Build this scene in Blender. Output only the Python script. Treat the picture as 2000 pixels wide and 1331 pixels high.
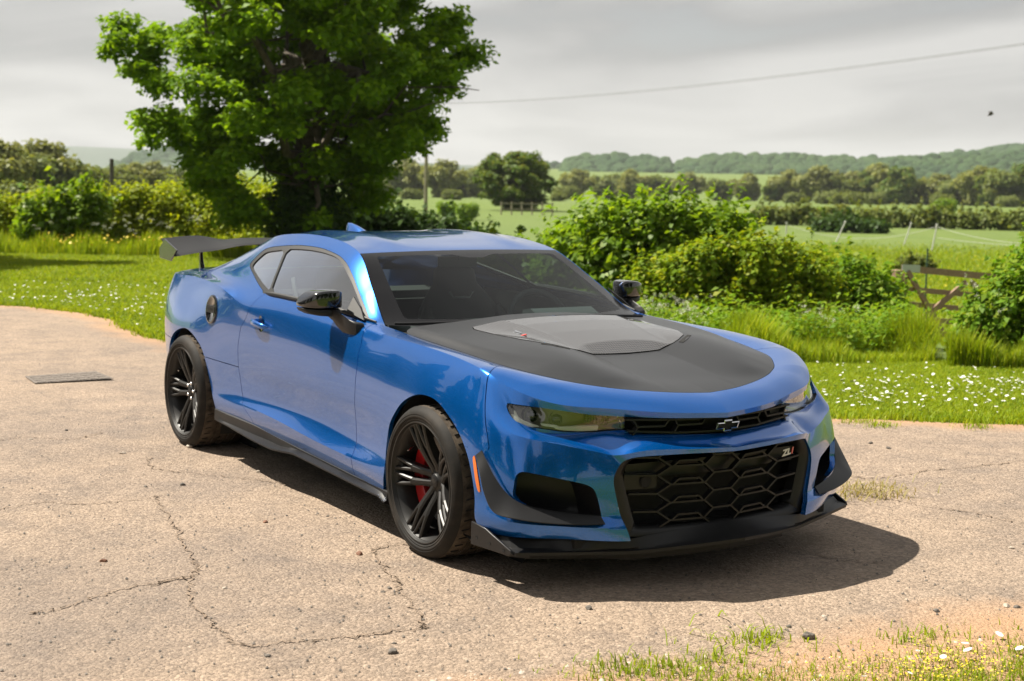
import bpy, bmesh, math, random
import numpy as np
from mathutils import Vector, Matrix
R_ = math.radians
random.seed(7); rng = np.random.default_rng(7)
scene = bpy.context.scene
for o in list(bpy.data.objects): bpy.data.objects.remove(o)
COL = scene.collection

# ---------------- camera ----------------
ZOFF = -0.012                       # tyres squash a little: the car stands this much lower than its nominal radius
cam_d = bpy.data.cameras.new('camera'); cam = bpy.data.objects.new('camera', cam_d); COL.objects.link(cam)
scene.camera = cam
CAM = np.array([6.64406, -3.80018, 1.61386+ZOFF]); YAW, PITCH, ROLL, FPX = 2.576016, -0.113857, 0.0161809, 2867.553
_f = np.array([math.cos(PITCH)*math.cos(YAW), math.cos(PITCH)*math.sin(YAW), math.sin(PITCH)])
_r = np.cross(_f, [0, 0, 1.]); _r /= np.linalg.norm(_r); _u = np.cross(_r, _f)
_r2 = math.cos(ROLL)*_r+math.sin(ROLL)*_u; _u2 = -math.sin(ROLL)*_r+math.cos(ROLL)*_u
cam.matrix_world = Matrix(((_r2[0], _u2[0], -_f[0], CAM[0]), (_r2[1], _u2[1], -_f[1], CAM[1]), (_r2[2], _u2[2], -_f[2], CAM[2]), (0, 0, 0, 1)))
cam_d.sensor_width = 36; cam_d.lens = FPX/2000*36
cam_d.clip_start = .1; cam_d.clip_end = 20000
cam_d.dof.use_dof = True; cam_d.dof.focus_distance = 6.0; cam_d.dof.aperture_fstop = 4.5

# ---------------- sun and sky ----------------
SUN_DIR = Vector((-.56, -.40, 1.0)).normalized()       # towards the sun
sl = bpy.data.lights.new('sun', 'SUN'); so = bpy.data.objects.new('sun', sl); COL.objects.link(so)
sl.energy = 5.0; sl.angle = R_(.53); sl.color = (1.0, .93, .81)
so.rotation_euler = (-SUN_DIR).to_track_quat('-Z', 'Y').to_euler(); so.location = (-8, -6, 14)
world = bpy.data.worlds.new('World'); scene.world = world; world.use_nodes = True
wn = world.node_tree.nodes; wl = world.node_tree.links; wn.clear()
def wnode(t, **k):
    n = wn.new(t)
    for a, b in k.items(): setattr(n, a, b)
    return n
w_out = wnode('ShaderNodeOutputWorld'); w_bg = wnode('ShaderNodeBackground'); wl.new(w_bg.outputs[0], w_out.inputs[0])
w_bg.inputs[1].default_value = .06
w_sky = wnode('ShaderNodeTexSky', sky_type='NISHITA', sun_disc=False)
w_sky.sun_elevation = math.asin(SUN_DIR.z); w_sky.sun_rotation = math.atan2(SUN_DIR.x, SUN_DIR.y)
w_sky.air_density = 1.0; w_sky.dust_density = 1.5; w_sky.ozone_density = 1.0
# thin broken cloud sheet over the whole dome: direction projected on a cloud plane, stretched noise
w_tc = wnode('ShaderNodeTexCoord'); w_sep = wnode('ShaderNodeSeparateXYZ'); wl.new(w_tc.outputs['Generated'], w_sep.inputs[0])
w_max = wnode('ShaderNodeMath', operation='MAXIMUM'); wl.new(w_sep.outputs[2], w_max.inputs[0]); w_max.inputs[1].default_value = 0.0
w_add = wnode('ShaderNodeMath', operation='ADD'); wl.new(w_max.outputs[0], w_add.inputs[0]); w_add.inputs[1].default_value = .16
w_div = wnode('ShaderNodeVectorMath', operation='DIVIDE'); wl.new(w_tc.outputs['Generated'], w_div.inputs[0])
w_cmb = wnode('ShaderNodeCombineXYZ')
for i in range(3): wl.new(w_add.outputs[0], w_cmb.inputs[i])
wl.new(w_cmb.outputs[0], w_div.inputs[1])
w_map = wnode('ShaderNodeMapping'); wl.new(w_div.outputs[0], w_map.inputs[0]); w_map.inputs['Scale'].default_value = (.9, .9, .25); w_map.inputs['Rotation'].default_value = (0, 0, R_(20))
w_n1 = wnode('ShaderNodeTexNoise'); w_n1.inputs['Scale'].default_value = .85; w_n1.inputs['Detail'].default_value = 6; w_n1.inputs['Roughness'].default_value = .48; w_n1.inputs['Distortion'].default_value = .7
wl.new(w_map.outputs[0], w_n1.inputs['Vector'])
w_r1 = wnode('ShaderNodeValToRGB'); wl.new(w_n1.outputs[0], w_r1.inputs[0])
w_r1.color_ramp.elements[0].position = .40; w_r1.color_ramp.elements[0].color = (3.1, 3.09, 3.1, 1)
w_r1.color_ramp.elements[1].position = .60; w_r1.color_ramp.elements[1].color = (5.3, 5.22, 5.08, 1)
w_r2 = wnode('ShaderNodeValToRGB'); wl.new(w_n1.outputs[0], w_r2.inputs[0])            # cover
w_r2.color_ramp.elements[0].position = .20; w_r2.color_ramp.elements[0].color = (.45, .45, .45, 1)
w_r2.color_ramp.elements[1].position = .42; w_r2.color_ramp.elements[1].color = (.97, .97, .97, 1)
w_mix = wnode('ShaderNodeMix', data_type='RGBA'); wl.new(w_r2.outputs[0], w_mix.inputs[0]); wl.new(w_sky.outputs[0], w_mix.inputs[6]); wl.new(w_r1.outputs[0], w_mix.inputs[7])
wl.new(w_mix.outputs[2], w_bg.inputs[0])
scene.view_settings.view_transform = 'Standard'; scene.view_settings.look = 'None'
scene.view_settings.exposure = 1.08; scene.view_settings.gamma = 1.0; scene.view_settings.use_curve_mapping = False
scene.render.engine = 'CYCLES'
scene.cycles.max_bounces = 10; scene.cycles.transparent_max_bounces = 12; scene.cycles.use_denoising = True
scene.cycles.caustics_reflective = False; scene.cycles.caustics_refractive = False

# ---------------- materials ----------------
MATS = {}
class NT:
    """small helper round a material's node tree"""
    def __init__(s, name):
        s.m = bpy.data.materials.new(name); s.m.use_nodes = True; s.t = s.m.node_tree; s.t.nodes.clear()
        s.out = s.n('ShaderNodeOutputMaterial'); s.b = s.n('ShaderNodeBsdfPrincipled'); s.l(s.b.outputs[0], s.out.inputs[0])
        MATS[name] = s.m
    def n(s, t, inp=None, **k):
        nd = s.t.nodes.new(t)
        for a, b in k.items(): setattr(nd, a, b)
        for a, b in (inp or {}).items(): nd.inputs[a].default_value = b
        return nd
    def l(s, a, b): s.t.links.new(a, b)
    def set(s, **k):
        for a, b in k.items():
            a = a.replace('_', ' ')
            for i in s.b.inputs:
                if i.name.lower() == a.lower(): i.default_value = (*b, 1) if isinstance(b, tuple) and len(b) == 3 and i.type == 'RGBA' else b
        return s
    def coords(s, which='Object'): return s.n('ShaderNodeTexCoord').outputs[which]
    def noise(s, vec, scale, detail=4, rough=.5, dist=0, **k):
        nd = s.n('ShaderNodeTexNoise', {'Scale': scale, 'Detail': detail, 'Roughness': rough, 'Distortion': dist}, **k); s.l(vec, nd.inputs['Vector']); return nd.outputs[0]
    def ramp(s, fac, stops):
        nd = s.n('ShaderNodeValToRGB'); s.l(fac, nd.inputs[0]); cr = nd.color_ramp
        while len(cr.elements) < len(stops): cr.elements.new(.5)
        for e, (p, c) in zip(cr.elements, stops): e.position = p; e.color = (*c, 1) if len(c) == 3 else c
        return nd.outputs[0]
    def mix(s, f, a, b, mode='MIX'):
        nd = s.n('ShaderNodeMix', data_type='RGBA', blend_type=mode)
        for i, v in ((0, f), (6, a), (7, b)):
            if hasattr(v, 'is_linked') or hasattr(v, 'links'): s.l(v, nd.inputs[i])
            else: nd.inputs[i].default_value = v if i == 0 else ((*v, 1) if len(v) == 3 else v)
        return nd.outputs[2]
    def math(s, op, a, b=None, clamp=False):
        nd = s.n('ShaderNodeMath', operation=op, use_clamp=clamp)
        for i, v in enumerate((a, b)):
            if v is None: continue
            if hasattr(v, 'links'): s.l(v, nd.inputs[i])
            else: nd.inputs[i].default_value = v
        return nd.outputs[0]
    def bump(s, h, strength=.3, dist=.01):
        nd = s.n('ShaderNodeBump', {'Strength': strength, 'Distance': dist}); s.l(h, nd.inputs['Height']); s.l(nd.outputs[0], s.b.inputs['Normal']); return nd
    def col(s, c): s.l(c, s.b.inputs['Base Color']); return s
def plain(name, col, rough=.5, metal=0., **k):
    t = NT(name); t.set(Base_Color=col, Roughness=rough, Metallic=metal, **k); return t
# ---------------- object helpers ----------------
def mesh_obj(name, V, F, mat, parent=None, smooth=True, angle=40):
    me = bpy.data.meshes.new(name); me.from_pydata([tuple(map(float, v[:3])) for v in V], [], [tuple(int(i) for i in f) for f in F]); me.update()
    if mat is not None: me.materials.append(MATS[mat])
    o = bpy.data.objects.new(name, me); COL.objects.link(o)
    if smooth:
        me.shade_smooth(); me.set_sharp_from_angle(angle=R_(angle))
    if parent is not None: o.parent = parent
    return o
def bm_obj(name, bm, mat, parent=None, smooth=True, angle=40):
    me = bpy.data.meshes.new(name); bm.to_mesh(me); bm.free()
    if mat is not None: me.materials.append(MATS[mat])
    o = bpy.data.objects.new(name, me); COL.objects.link(o)
    if smooth: me.shade_smooth(); me.set_sharp_from_angle(angle=R_(angle))
    if parent is not None: o.parent = parent
    return o
def tag(o, label, cat, group=None, kind=None):
    o['label'] = label
    if cat: o['category'] = cat
    if group: o['group'] = group
    if kind: o['kind'] = kind
    return o
def empty(name, loc=(0, 0, 0), rz=0.0):
    o = bpy.data.objects.new(name, None); COL.objects.link(o); o.location = loc; o.rotation_euler = (0, 0, rz); o.empty_display_size = .2
    return o

# ---------- numpy surface helpers: rows of 3D knots -> smooth grid ----------
def cspl(t, K, s):
    t = np.asarray(t, float); K = np.asarray(K, float); n = len(t); h = np.diff(t)
    A = np.zeros((n, n)); b = np.zeros((n, K.shape[1])); A[0, 0] = A[-1, -1] = 1
    for i in range(1, n - 1):
        A[i, i-1] = h[i-1]; A[i, i] = 2*(h[i-1]+h[i]); A[i, i+1] = h[i]
        b[i] = 6*((K[i+1]-K[i])/h[i]-(K[i]-K[i-1])/h[i-1])
    M = np.linalg.solve(A, b); s = np.asarray(s, float)
    i = np.clip(np.searchsorted(t, s)-1, 0, n-2); d = (s-t[i])[:, None]; hh = h[i][:, None]
    return K[i]+d*((K[i+1]-K[i])/hh-hh*(2*M[i]+M[i+1])/6)+d**2*M[i]/2+d**3*(M[i+1]-M[i])/(6*hh)

def pspl(t, K, s):
    # Catmull-Rom style hermite with non-uniform finite-difference tangents (local, little overshoot)
    t = np.asarray(t, float); K = np.asarray(K, float); h = np.diff(t)[:, None]
    d = np.diff(K, axis=0)/h
    m = np.zeros_like(K); m[1:-1] = (d[:-1]*h[1:]+d[1:]*h[:-1])/(h[:-1]+h[1:])
    m[0] = 1.5*d[0]-.5*m[1]; m[-1] = 1.5*d[-1]-.5*m[-2]
    s = np.asarray(s, float); i = np.clip(np.searchsorted(t, s)-1, 0, len(t)-2)
    H = h[i]; u = ((s-t[i])[:, None])/H
    return (2*u**3-3*u**2+1)*K[i]+(u**3-2*u**2+u)*H*m[i]+(-2*u**3+3*u**2)*K[i+1]+(u**3-u**2)*H*m[i+1]

def loft(P, sharp, nseg):
    """P [rows, nu, 3] -> grid [nu, nv, 3]; sharp[row] = crease weight array over u (or scalar)."""
    R, nu, _ = P.shape
    seg = np.linalg.norm(np.diff(P, axis=0), axis=2)+1e-9            # [R-1,nu]
    d = np.diff(P, axis=0)/seg[..., None]
    tan = np.zeros_like(P)
    tan[1:-1] = (d[:-1]*seg[1:, :, None]+d[1:]*seg[:-1, :, None])/(seg[:-1]+seg[1:])[..., None]
    tan[0] = 1.5*d[0]-.5*tan[1]; tan[-1] = 1.5*d[-1]-.5*tan[-2]
    t_in = tan.copy(); t_out = tan.copy()                             # arriving from below / leaving upward
    for r in range(1, R-1):
        s = np.broadcast_to(np.asarray(sharp.get(r, 0.0), float), (nu,))[:, None]
        oin = 1.5*d[r-1]-.5*tan[r-1]; oout = 1.5*d[r]-.5*tan[r+1]
        t_in[r] = (1-s)*tan[r]+s*oin; t_out[r] = (1-s)*tan[r]+s*oout
    out = []
    for r in range(R-1):
        n = nseg[r]; L = seg[r][:, None]
        for k in range(n + (1 if r == R-2 else 0)):
            u = k/n
            out.append((2*u**3-3*u**2+1)*P[r]+(u**3-2*u**2+u)*L*t_out[r]+(-2*u**3+3*u**2)*P[r+1]+(u**3-u**2)*L*t_in[r+1])
    return np.stack(out, 1)

def smoothstep(a, b, x):
    t = np.clip((np.asarray(x, float)-a)/(b-a), 0, 1); return t*t*(3-2*t)

# ---------- the lower body: nine feature lines from rear centre round the side to the nose ----------
U =  [-3.0, -2.6, -2.2, -1.95, -1.75, -1.406, -1.0, -.6, -.2, .3, .7, 1.05, 1.406, 1.7, 1.85, 1.98, 2.2, 2.5, 2.75, 3.0]
ROWS = [
 # r0 bottom edge
 [(-2.33,0,.25),(-2.30,.44,.25),(-2.15,.70,.25),(-1.95,.80,.25),(-1.75,.845,.26),(-1.406,.875,.27),(-1.0,.885,.285),(-.6,.872,.278),(-.2,.864,.258),(.3,.862,.238),(.7,.868,.226),(1.05,.882,.222),(1.406,.885,.22),(1.7,.89,.22),(1.85,.885,.222),(2.0,.845,.228),(2.125,.69,.228),(2.242,.46,.217),(2.27,.22,.215),(2.28,0,.213)],
 # r1 ledge lower edge
 [(-2.345,0,.33),(-2.315,.445,.33),(-2.16,.705,.33),(-1.96,.808,.33),(-1.75,.858,.34),(-1.406,.885,.345),(-1.0,.892,.355),(-.6,.884,.368),(-.2,.886,.36),(.3,.886,.327),(.7,.888,.313),(1.05,.895,.31),(1.406,.895,.30),(1.7,.90,.29),(1.86,.897,.292),(2.014,.857,.290),(2.138,.70,.280),(2.238,.462,.268),(2.27,.22,.265),(2.28,0,.263)],
 # r2 ledge upper edge
 [(-2.35,0,.39),(-2.32,.445,.39),(-2.165,.71,.39),(-1.965,.812,.39),(-1.755,.865,.40),(-1.406,.892,.40),(-1.0,.888,.395),(-.6,.872,.392),(-.2,.855,.405),(.3,.850,.405),(.7,.858,.37),(1.05,.884,.37),(1.406,.90,.37),(1.7,.905,.36),(1.85,.896,.35),(2.000,.846,.330),(2.098,.692,.314),(2.226,.464,.310),(2.26,.22,.30),(2.27,0,.30)],
 # r3 tuck
 [(-2.36,0,.48),(-2.33,.448,.48),(-2.175,.715,.48),(-1.975,.82,.48),(-1.757,.873,.48),(-1.406,.898,.48),(-1.0,.89,.47),(-.6,.868,.475),(-.2,.856,.485),(.3,.853,.485),(.7,.856,.475),(1.05,.878,.47),(1.406,.903,.47),(1.7,.905,.46),(1.85,.896,.45),(2.005,.845,.42),(2.115,.695,.405),(2.225,.465,.40),(2.28,.22,.40),(2.29,0,.40)],
 # r4 middle
 [(-2.37,0,.60),(-2.34,.45,.60),(-2.185,.722,.60),(-1.98,.826,.60),(-1.758,.878,.60),(-1.406,.90,.60),(-1.0,.893,.59),(-.6,.876,.585),(-.2,.868,.585),(.3,.865,.585),(.7,.866,.58),(1.05,.88,.58),(1.406,.90,.60),(1.7,.90,.575),(1.85,.888,.555),(1.992,.838,.52),(2.11,.69,.495),(2.22,.465,.48),(2.29,.22,.485),(2.305,0,.485)],
 # r5 upper side / bumper bar crease
 [(-2.37,0,.72),(-2.345,.45,.72),(-2.19,.722,.72),(-1.985,.825,.72),(-1.76,.873,.72),(-1.406,.893,.72),(-1.0,.888,.71),(-.6,.88,.70),(-.2,.873,.70),(.3,.867,.70),(.7,.865,.695),(1.05,.875,.695),(1.406,.888,.715),(1.7,.882,.68),(1.85,.868,.655),(1.975,.822,.62),(2.09,.69,.588),(2.165,.565,.561),(2.197,.497,.546),(2.262,.425,.568),(2.300,.22,.564),(2.32,0,.556)],
 # r6 haunch flank / lamp and slot bottom edge
 [(-2.35,0,.86),(-2.32,.45,.86),(-2.17,.71,.86),(-1.98,.805,.86),(-1.76,.84,.865),(-1.406,.862,.865),(-1.0,.876,.85),(-.6,.874,.82),(-.2,.867,.815),(.3,.858,.81),(.7,.848,.80),(1.05,.855,.795),(1.406,.862,.79),(1.7,.853,.762),(1.83,.838,.735),(1.93,.792,.668),(1.995,.69,.617),(2.10,.46,.622),(2.185,.24,.608),(2.236,0,.599)],
 # r7 crest / haunch crease / brow crease
 [(-2.28,0,.985),(-2.25,.42,.982),(-2.13,.66,.976),(-1.97,.765,.974),(-1.76,.80,.982),(-1.406,.828,.99),(-1.0,.858,.97),(-.6,.868,.90),(-.2,.853,.90),(.3,.833,.895),(.7,.802,.893),(1.05,.812,.886),(1.406,.816,.873),(1.66,.815,.849),(1.77,.808,.827),(1.86,.785,.79),(2.0,.68,.737),(2.125,.46,.713),(2.213,.25,.696),(2.26,0,.685)],
 # r8 belt / hood shut line / deck valley
 [(-2.12,0,.993),(-2.08,.36,.993),(-2.0,.55,.99),(-1.88,.64,.992),(-1.74,.68,.998),(-1.42,.725,1.003),(-1.0,.778,.995),(-.6,.815,.972),(-.2,.812,.968),(.3,.788,.953),(.7,.735,.915),(1.05,.72,.886),(1.406,.702,.861),(1.66,.668,.836),(1.80,.63,.822),(1.90,.565,.805),(1.985,.475,.788),(2.065,.33,.77),(2.125,.16,.757),(2.144,0,.749)],
]
ROWU = {5: U[:17]+[2.42, 2.50, 2.58]+U[18:]}       # the bumper crease carries extra knots for the notch under the lamp
NSEG = [6, 4, 6, 8, 8, 8, 8, 6]
def body_u():
    # denser sampling near the front corner
    return np.concatenate([np.linspace(-3.0, -1.95, 60)[:-1], np.linspace(-1.95, 1.7, 300)[:-1], np.linspace(1.7, 2.2, 70)[:-1], np.linspace(2.2, 3.0, 75)])
def body_grid():
    u = body_u()
    P = np.stack([pspl(ROWU.get(i, U), r, u) for i, r in enumerate(ROWS)])
    # gentle smoothing along u so that reflections flow
    for _ in range(6):
        P[:, 1:-1] = .5*P[:, 1:-1]+.25*(P[:, :-2]+P[:, 2:])
    one = np.ones_like(u)
    led = smoothstep(-.75, -.5, u)*(1-smoothstep(.75, 1.0, u))
    front = smoothstep(1.95, 2.15, u)
    sharp = {1: np.maximum(led, 0), 2: .25*led+.0*front,
             5: .9*smoothstep(2.0, 2.2, u), 6: .9*smoothstep(1.95, 2.1, u),
             7: np.maximum(.8*(1-smoothstep(-.75, -.5, u)), np.maximum(.8*smoothstep(.6, .8, u)*(1-.5*smoothstep(1.7, 1.8, u)), .8*smoothstep(1.95, 2.2, u)))}
    return loft(P, sharp, NSEG)

# ---------- the cab: belt, mid glass, glass top, rail, then roof to the centre ----------
CU = [-1.95, -1.7, -1.4, -1.1, -.85, -.6, -.35, -.1, .12, .3, .5, .62, .72]
def belt_w(x): return np.interp(x, [-1.95,-1.7,-1.4,-1.0,-.6,-.2,.3,.5,.62,.72], [.625,.68,.725,.778,.815,.812,.788,.770,.757,.745])
def belt_z(x): return np.interp(x, [-1.95,-1.7,-1.4,-1.0,-.6,-.2,.3,.5,.62,.72], [.992,.998,1.003,.995,.972,.968,.953,.938,.924,.913])
RAIL = [(.72,.722,.905),(.69,.714,.917),(.43,.648,1.065),(.169,.580,1.206),(-.02,.556,1.246),(-.2,.545,1.264),(-.4,.540,1.272),(-.7,.538,1.266),(-.95,.538,1.242),(-1.22,.538,1.172),(-1.61,.545,1.066),(-1.86,.555,1.002),(-1.95,.56,.993)]
def rail(x):
    R = np.array(RAIL)[::-1]; return pspl(R[:, 0], R[:, 1:], np.atleast_1d(x))
# centre line height of windscreen / roof / back glass against x
CEN = [(-1.95,.993),(-1.86,1.01),(-1.6,1.09),(-1.3,1.185),(-1.0,1.257),(-.8,1.277),(-.5,1.286),(-.2,1.280),(.0,1.260),(.21,1.220),(.45,1.128),(.72,1.015),(.98,.90)]
def cab_grid(x):
    b = np.stack([x, belt_w(x), belt_z(x)], 1)
    rl = rail(x); R = np.stack([x, rl[:, 0], rl[:, 1]], 1)
    h = R[:, 2]-b[:, 2]
    f = lambda k, bulge: b+(R-b)*k+np.stack([0*x, bulge*np.clip(h, 0, 1), 0*x], 1)
    return b, f(.4, .055), f(.78, .06), R

def cab_side_grid():
    x = np.linspace(-1.95, .72, 200)
    P = np.stack(cab_grid(x))
    for _ in range(5):
        P[:, 1:-1] = .5*P[:, 1:-1]+.25*(P[:, :-2]+P[:, 2:])
    return loft(P, {}, [10, 10, 8])

def arc_patch(E, C, nv, sag=0.0):
    """from edge polyline E (w>0) to centre polyline C (w=0): parabolic arcs; sag lowers the middle"""
    v = np.linspace(0, 1, nv)[None, :, None]
    q = 1-v                                   # 1 at edge, 0 at centre
    G = C[:, None]+(E-C)[:, None]*np.concatenate([q**2.2, q, q**2.2], 2)
    return G

def roof_grids():
    cx = np.array(CEN)
    zc = lambda x: pspl(cx[:, 0], cx[:, 1:], np.atleast_1d(x))[:, 0]
    # windscreen: s from header to base
    s = np.linspace(0, 1, 40)
    xe = .165+(.70-.165)*s; re = rail(xe)
    E = np.stack([xe, re[:, 0]-.004, re[:, 1]], 1)
    xc = .21+(.97-.21)*s
    C = np.stack([xc, 0*xc, zc(xc)], 1)
    ws = arc_patch(E, C, 30)
    s = np.linspace(0, 1, 60)
    xe = .165+(-.92-.165)*s; re = rail(xe); E = np.stack([xe, re[:, 0], re[:, 1]], 1)
    xc = .21+(-1.0-.21)*s; C = np.stack([xc, 0*xc, zc(xc)], 1)
    rf = arc_patch(E, C, 40)
    # raised flanks of the roof, lower middle
    w = rf[..., 1]; k = (smoothstep(0, .15, s)*(1-smoothstep(.8, 1, s)))[:, None]
    rf[..., 2] += k*(.010*np.exp(-((w-.36)/.08)**2)-.004*np.exp(-(w/.2)**2))
    s = np.linspace(0, 1, 40)
    xe = -.92+(-1.86+.92)*s; re = rail(xe); E = np.stack([xe, re[:, 0], re[:, 1]], 1)
    xc = -1.0+(-1.90+1.0)*s; C = np.stack([xc, 0*xc, zc(xc)], 1)
    bg = arc_patch(E, C, 30)
    return ws, rf, bg

# ---------- one grid for the flank: lower body rows plus cab rows where there is a cab ----------
def flank_grids():
    u = body_u()
    P = np.stack([pspl(ROWU.get(i, U), r, u) for i, r in enumerate(ROWS)])
    for _ in range(4):
        P[:, 1:-1] = .5*P[:, 1:-1]+.25*(P[:, :-2]+P[:, 2:])
    led = smoothstep(-.75, -.5, u)*(1-smoothstep(.75, 1.0, u))
    s7 = np.maximum(.85*(1-smoothstep(-.75, -.5, u)), np.maximum(.8*smoothstep(.6, .8, u)*(1-.5*smoothstep(1.7, 1.8, u)), .85*smoothstep(1.95, 2.2, u)))
    frl = smoothstep(1.9, 2.05, u); sharp = {1: np.maximum(led, .9*frl), 2: np.maximum(.3*led, .8*frl), 5: smoothstep(1.92, 2.02, u), 6: smoothstep(1.92, 2.02, u), 7: s7}
    G = loft(P, sharp, NSEG)
    # cab part
    a = np.where((u >= -1.951) & (u <= .722))[0]
    x = P[8, a, 0]; b = P[8, a]
    rl = rail(x); R = np.stack([x, rl[:, 0], rl[:, 1]], 1)
    h = np.clip(R[:, 2]-b[:, 2], 0, 1)
    f = lambda k, bulge: b+(R-b)*k+np.stack([0*x, bulge*h, 0*x], 1)
    sh8 = np.maximum(smoothstep(-.62, -.45, u[a]), 1-smoothstep(-1.9, -1.7, u[a]))
    Q = np.concatenate([P[:, a], np.stack([f(.4, .055), f(.78, .06), R])])
    sh = {k: (v[a] if hasattr(v, '__len__') else v) for k, v in sharp.items()}; sh[8] = sh8
    H = loft(Q, sh, NSEG+[10, 10, 8])
    nlow = sum(NSEG)
    G[a] = H[:, :nlow+1]
    return G, H[:, nlow:]

# ---------- hood ----------
HCOL = {0: [(.7,.972),(.85,.958),(1.2,.918),(1.4,.878),(1.6,.842),(1.8,.813),(1.95,.786),(2.06,.767),(2.144,.749),(2.2,.735)],
 .18: [(.7,.970),(.85,.955),(1.2,.917),(1.4,.881),(1.6,.846),(1.8,.817),(1.95,.792),(2.06,.773),(2.118,.760),(2.2,.738)],
 .40: [(.7,.946),(.85,.937),(1.2,.914),(1.4,.906),(1.6,.890),(1.8,.856),(1.95,.815),(2.03,.782),(2.1,.76),(2.2,.73)],
 .60: [(.7,.930),(.85,.924),(1.2,.906),(1.4,.889),(1.6,.866),(1.75,.841),(1.86,.813),(1.95,.79),(2.1,.75),(2.2,.72)],
 .74: [(.7,.922),(.85,.914),(1.2,.896),(1.4,.877),(1.6,.850),(1.75,.82),(1.86,.79),(1.95,.76),(2.1,.72),(2.2,.70)]}
_he = np.array(sorted(ROWS[8][10:], key=lambda p: p[0]))          # x-sorted hood shut line
def hood_edge_poly():
    e = pspl(U[10:], ROWS[8][10:], np.linspace(.7, 3.0, 120))
    return e
HE = hood_edge_poly()
def hood_z(x, w):
    x = np.asarray(x, float); w = np.asarray(w, float); sh = x.shape; xf = x.ravel(); wf = np.abs(w.ravel())
    ks = sorted(HCOL); Z = np.stack([pspl([p[0] for p in HCOL[k]], [[p[1]] for p in HCOL[k]], xf)[:, 0] for k in ks])
    # across: smooth beyond .18, crease at .18
    out = np.where(wf <= .18, Z[0]+(Z[1]-Z[0])*(wf/.18)**2, 0)
    K = np.array(ks[1:]); Zb = Z[1:]
    h = np.diff(K); d = np.diff(Zb, axis=0)/h[:, None]
    m = np.zeros_like(Zb); m[1:-1] = (d[:-1]*h[1:, None]+d[1:]*h[:-1, None])/(h[:-1]+h[1:])[:, None]
    m[0] = 1.35*d[0]-.35*m[1]; m[-1] = 1.5*d[-1]-.5*m[-2]
    i = np.clip(np.searchsorted(K, wf)-1, 0, len(K)-2); ar = np.arange(len(wf)); H = h[i]; u = np.clip((wf-K[i])/H, 0, 1.3)
    o2 = (2*u**3-3*u**2+1)*Zb[i, ar]+(u**3-2*u**2+u)*H*m[i, ar]+(-2*u**3+3*u**2)*Zb[i+1, ar]+(u**3-u**2)*H*m[i+1, ar]
    out = np.where(wf > .18, o2, out)
    # distance to shut line: bend down to meet it
    D = np.full(len(xf), 9.); ez = np.zeros(len(xf))
    for a in range(0, len(xf), 4000):
        q = np.stack([xf[a:a+4000], wf[a:a+4000]], 1)
        dd = np.linalg.norm(q[:, None]-HE[None, :, :2], axis=2); j = dd.argmin(1)
        D[a:a+4000] = dd[np.arange(len(j)), j]; ez[a:a+4000] = j
    return out.reshape(sh), D.reshape(sh), ez.astype(int).reshape(sh)
def hood_height(x, w):
    z, D, j = hood_z(x, w)
    zb, _, _ = hood_z(HE[:, 0], HE[:, 1])
    diff = HE[:, 2]-zb
    fade = .07+.13*smoothstep(1.35, 2.0, HE[j, 0])
    return z+diff[j]*(1-smoothstep(0, 1, D/fade))
def hood_grid():
    x = np.linspace(.80, 2.16, 150); w = np.linspace(0, .76, 90)
    X, Wd = np.meshgrid(x, w, indexing='ij')
    return np.stack([X, Wd, hood_height(X, Wd)], 2)

# ---------- polygon-mesh helpers (numpy): cut shells by signed functions, add flanges, link ----------
def poly_sdf(P, Q):
    """signed distance of points P[n,2] to closed polygon Q[m,2], positive inside"""
    P = np.asarray(P, float); Q = np.asarray(Q, float); A = Q; B = np.roll(Q, -1, 0)
    best = np.full(len(P), 1e9); ins = np.zeros(len(P), bool)
    for a, b in zip(A, B):
        e = b-a; w = P-a; t = np.clip((w@e)/max(e@e, 1e-12), 0, 1)
        best = np.minimum(best, np.hypot(*(w-t[:, None]*e).T))
        c = ((a[1] <= P[:, 1]) & (b[1] > P[:, 1])) | ((b[1] <= P[:, 1]) & (a[1] > P[:, 1]))
        dy = b[1]-a[1] if abs(b[1]-a[1]) > 1e-12 else 1e-12
        ins ^= c & (P[:, 0] < a[0]+(P[:, 1]-a[1])/dy*(b[0]-a[0]))
    return np.where(ins, best, -best)
def rounded(P, n=6, closed=True):
    """closed Catmull-Rom through the points"""
    P = np.asarray(P, float); m = len(P); out = []
    for i in range(m if closed else m-1):
        if closed: p0, p1, p2, p3 = P[i-1], P[i], P[(i+1) % m], P[(i+2) % m]
        else: p0, p1, p2, p3 = P[max(i-1, 0)], P[i], P[i+1], P[min(i+2, m-1)]
        for k in range(n):
            t = k/n
            out.append(.5*((2*p1)+(-p0+p2)*t+(2*p0-5*p1+4*p2-p3)*t*t+(-p0+3*p1-3*p2+p3)*t**3))
    if not closed: out.append(P[-1])
    return np.array(out)
def chaikin(P, n=2, k=.2):
    P = np.asarray(P, float)
    for _ in range(n):
        Q = np.roll(P, -1, 0); P = np.stack([(1-k)*P+k*Q, k*P+(1-k)*Q], 1).reshape(-1, P.shape[1])
    return P
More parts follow.
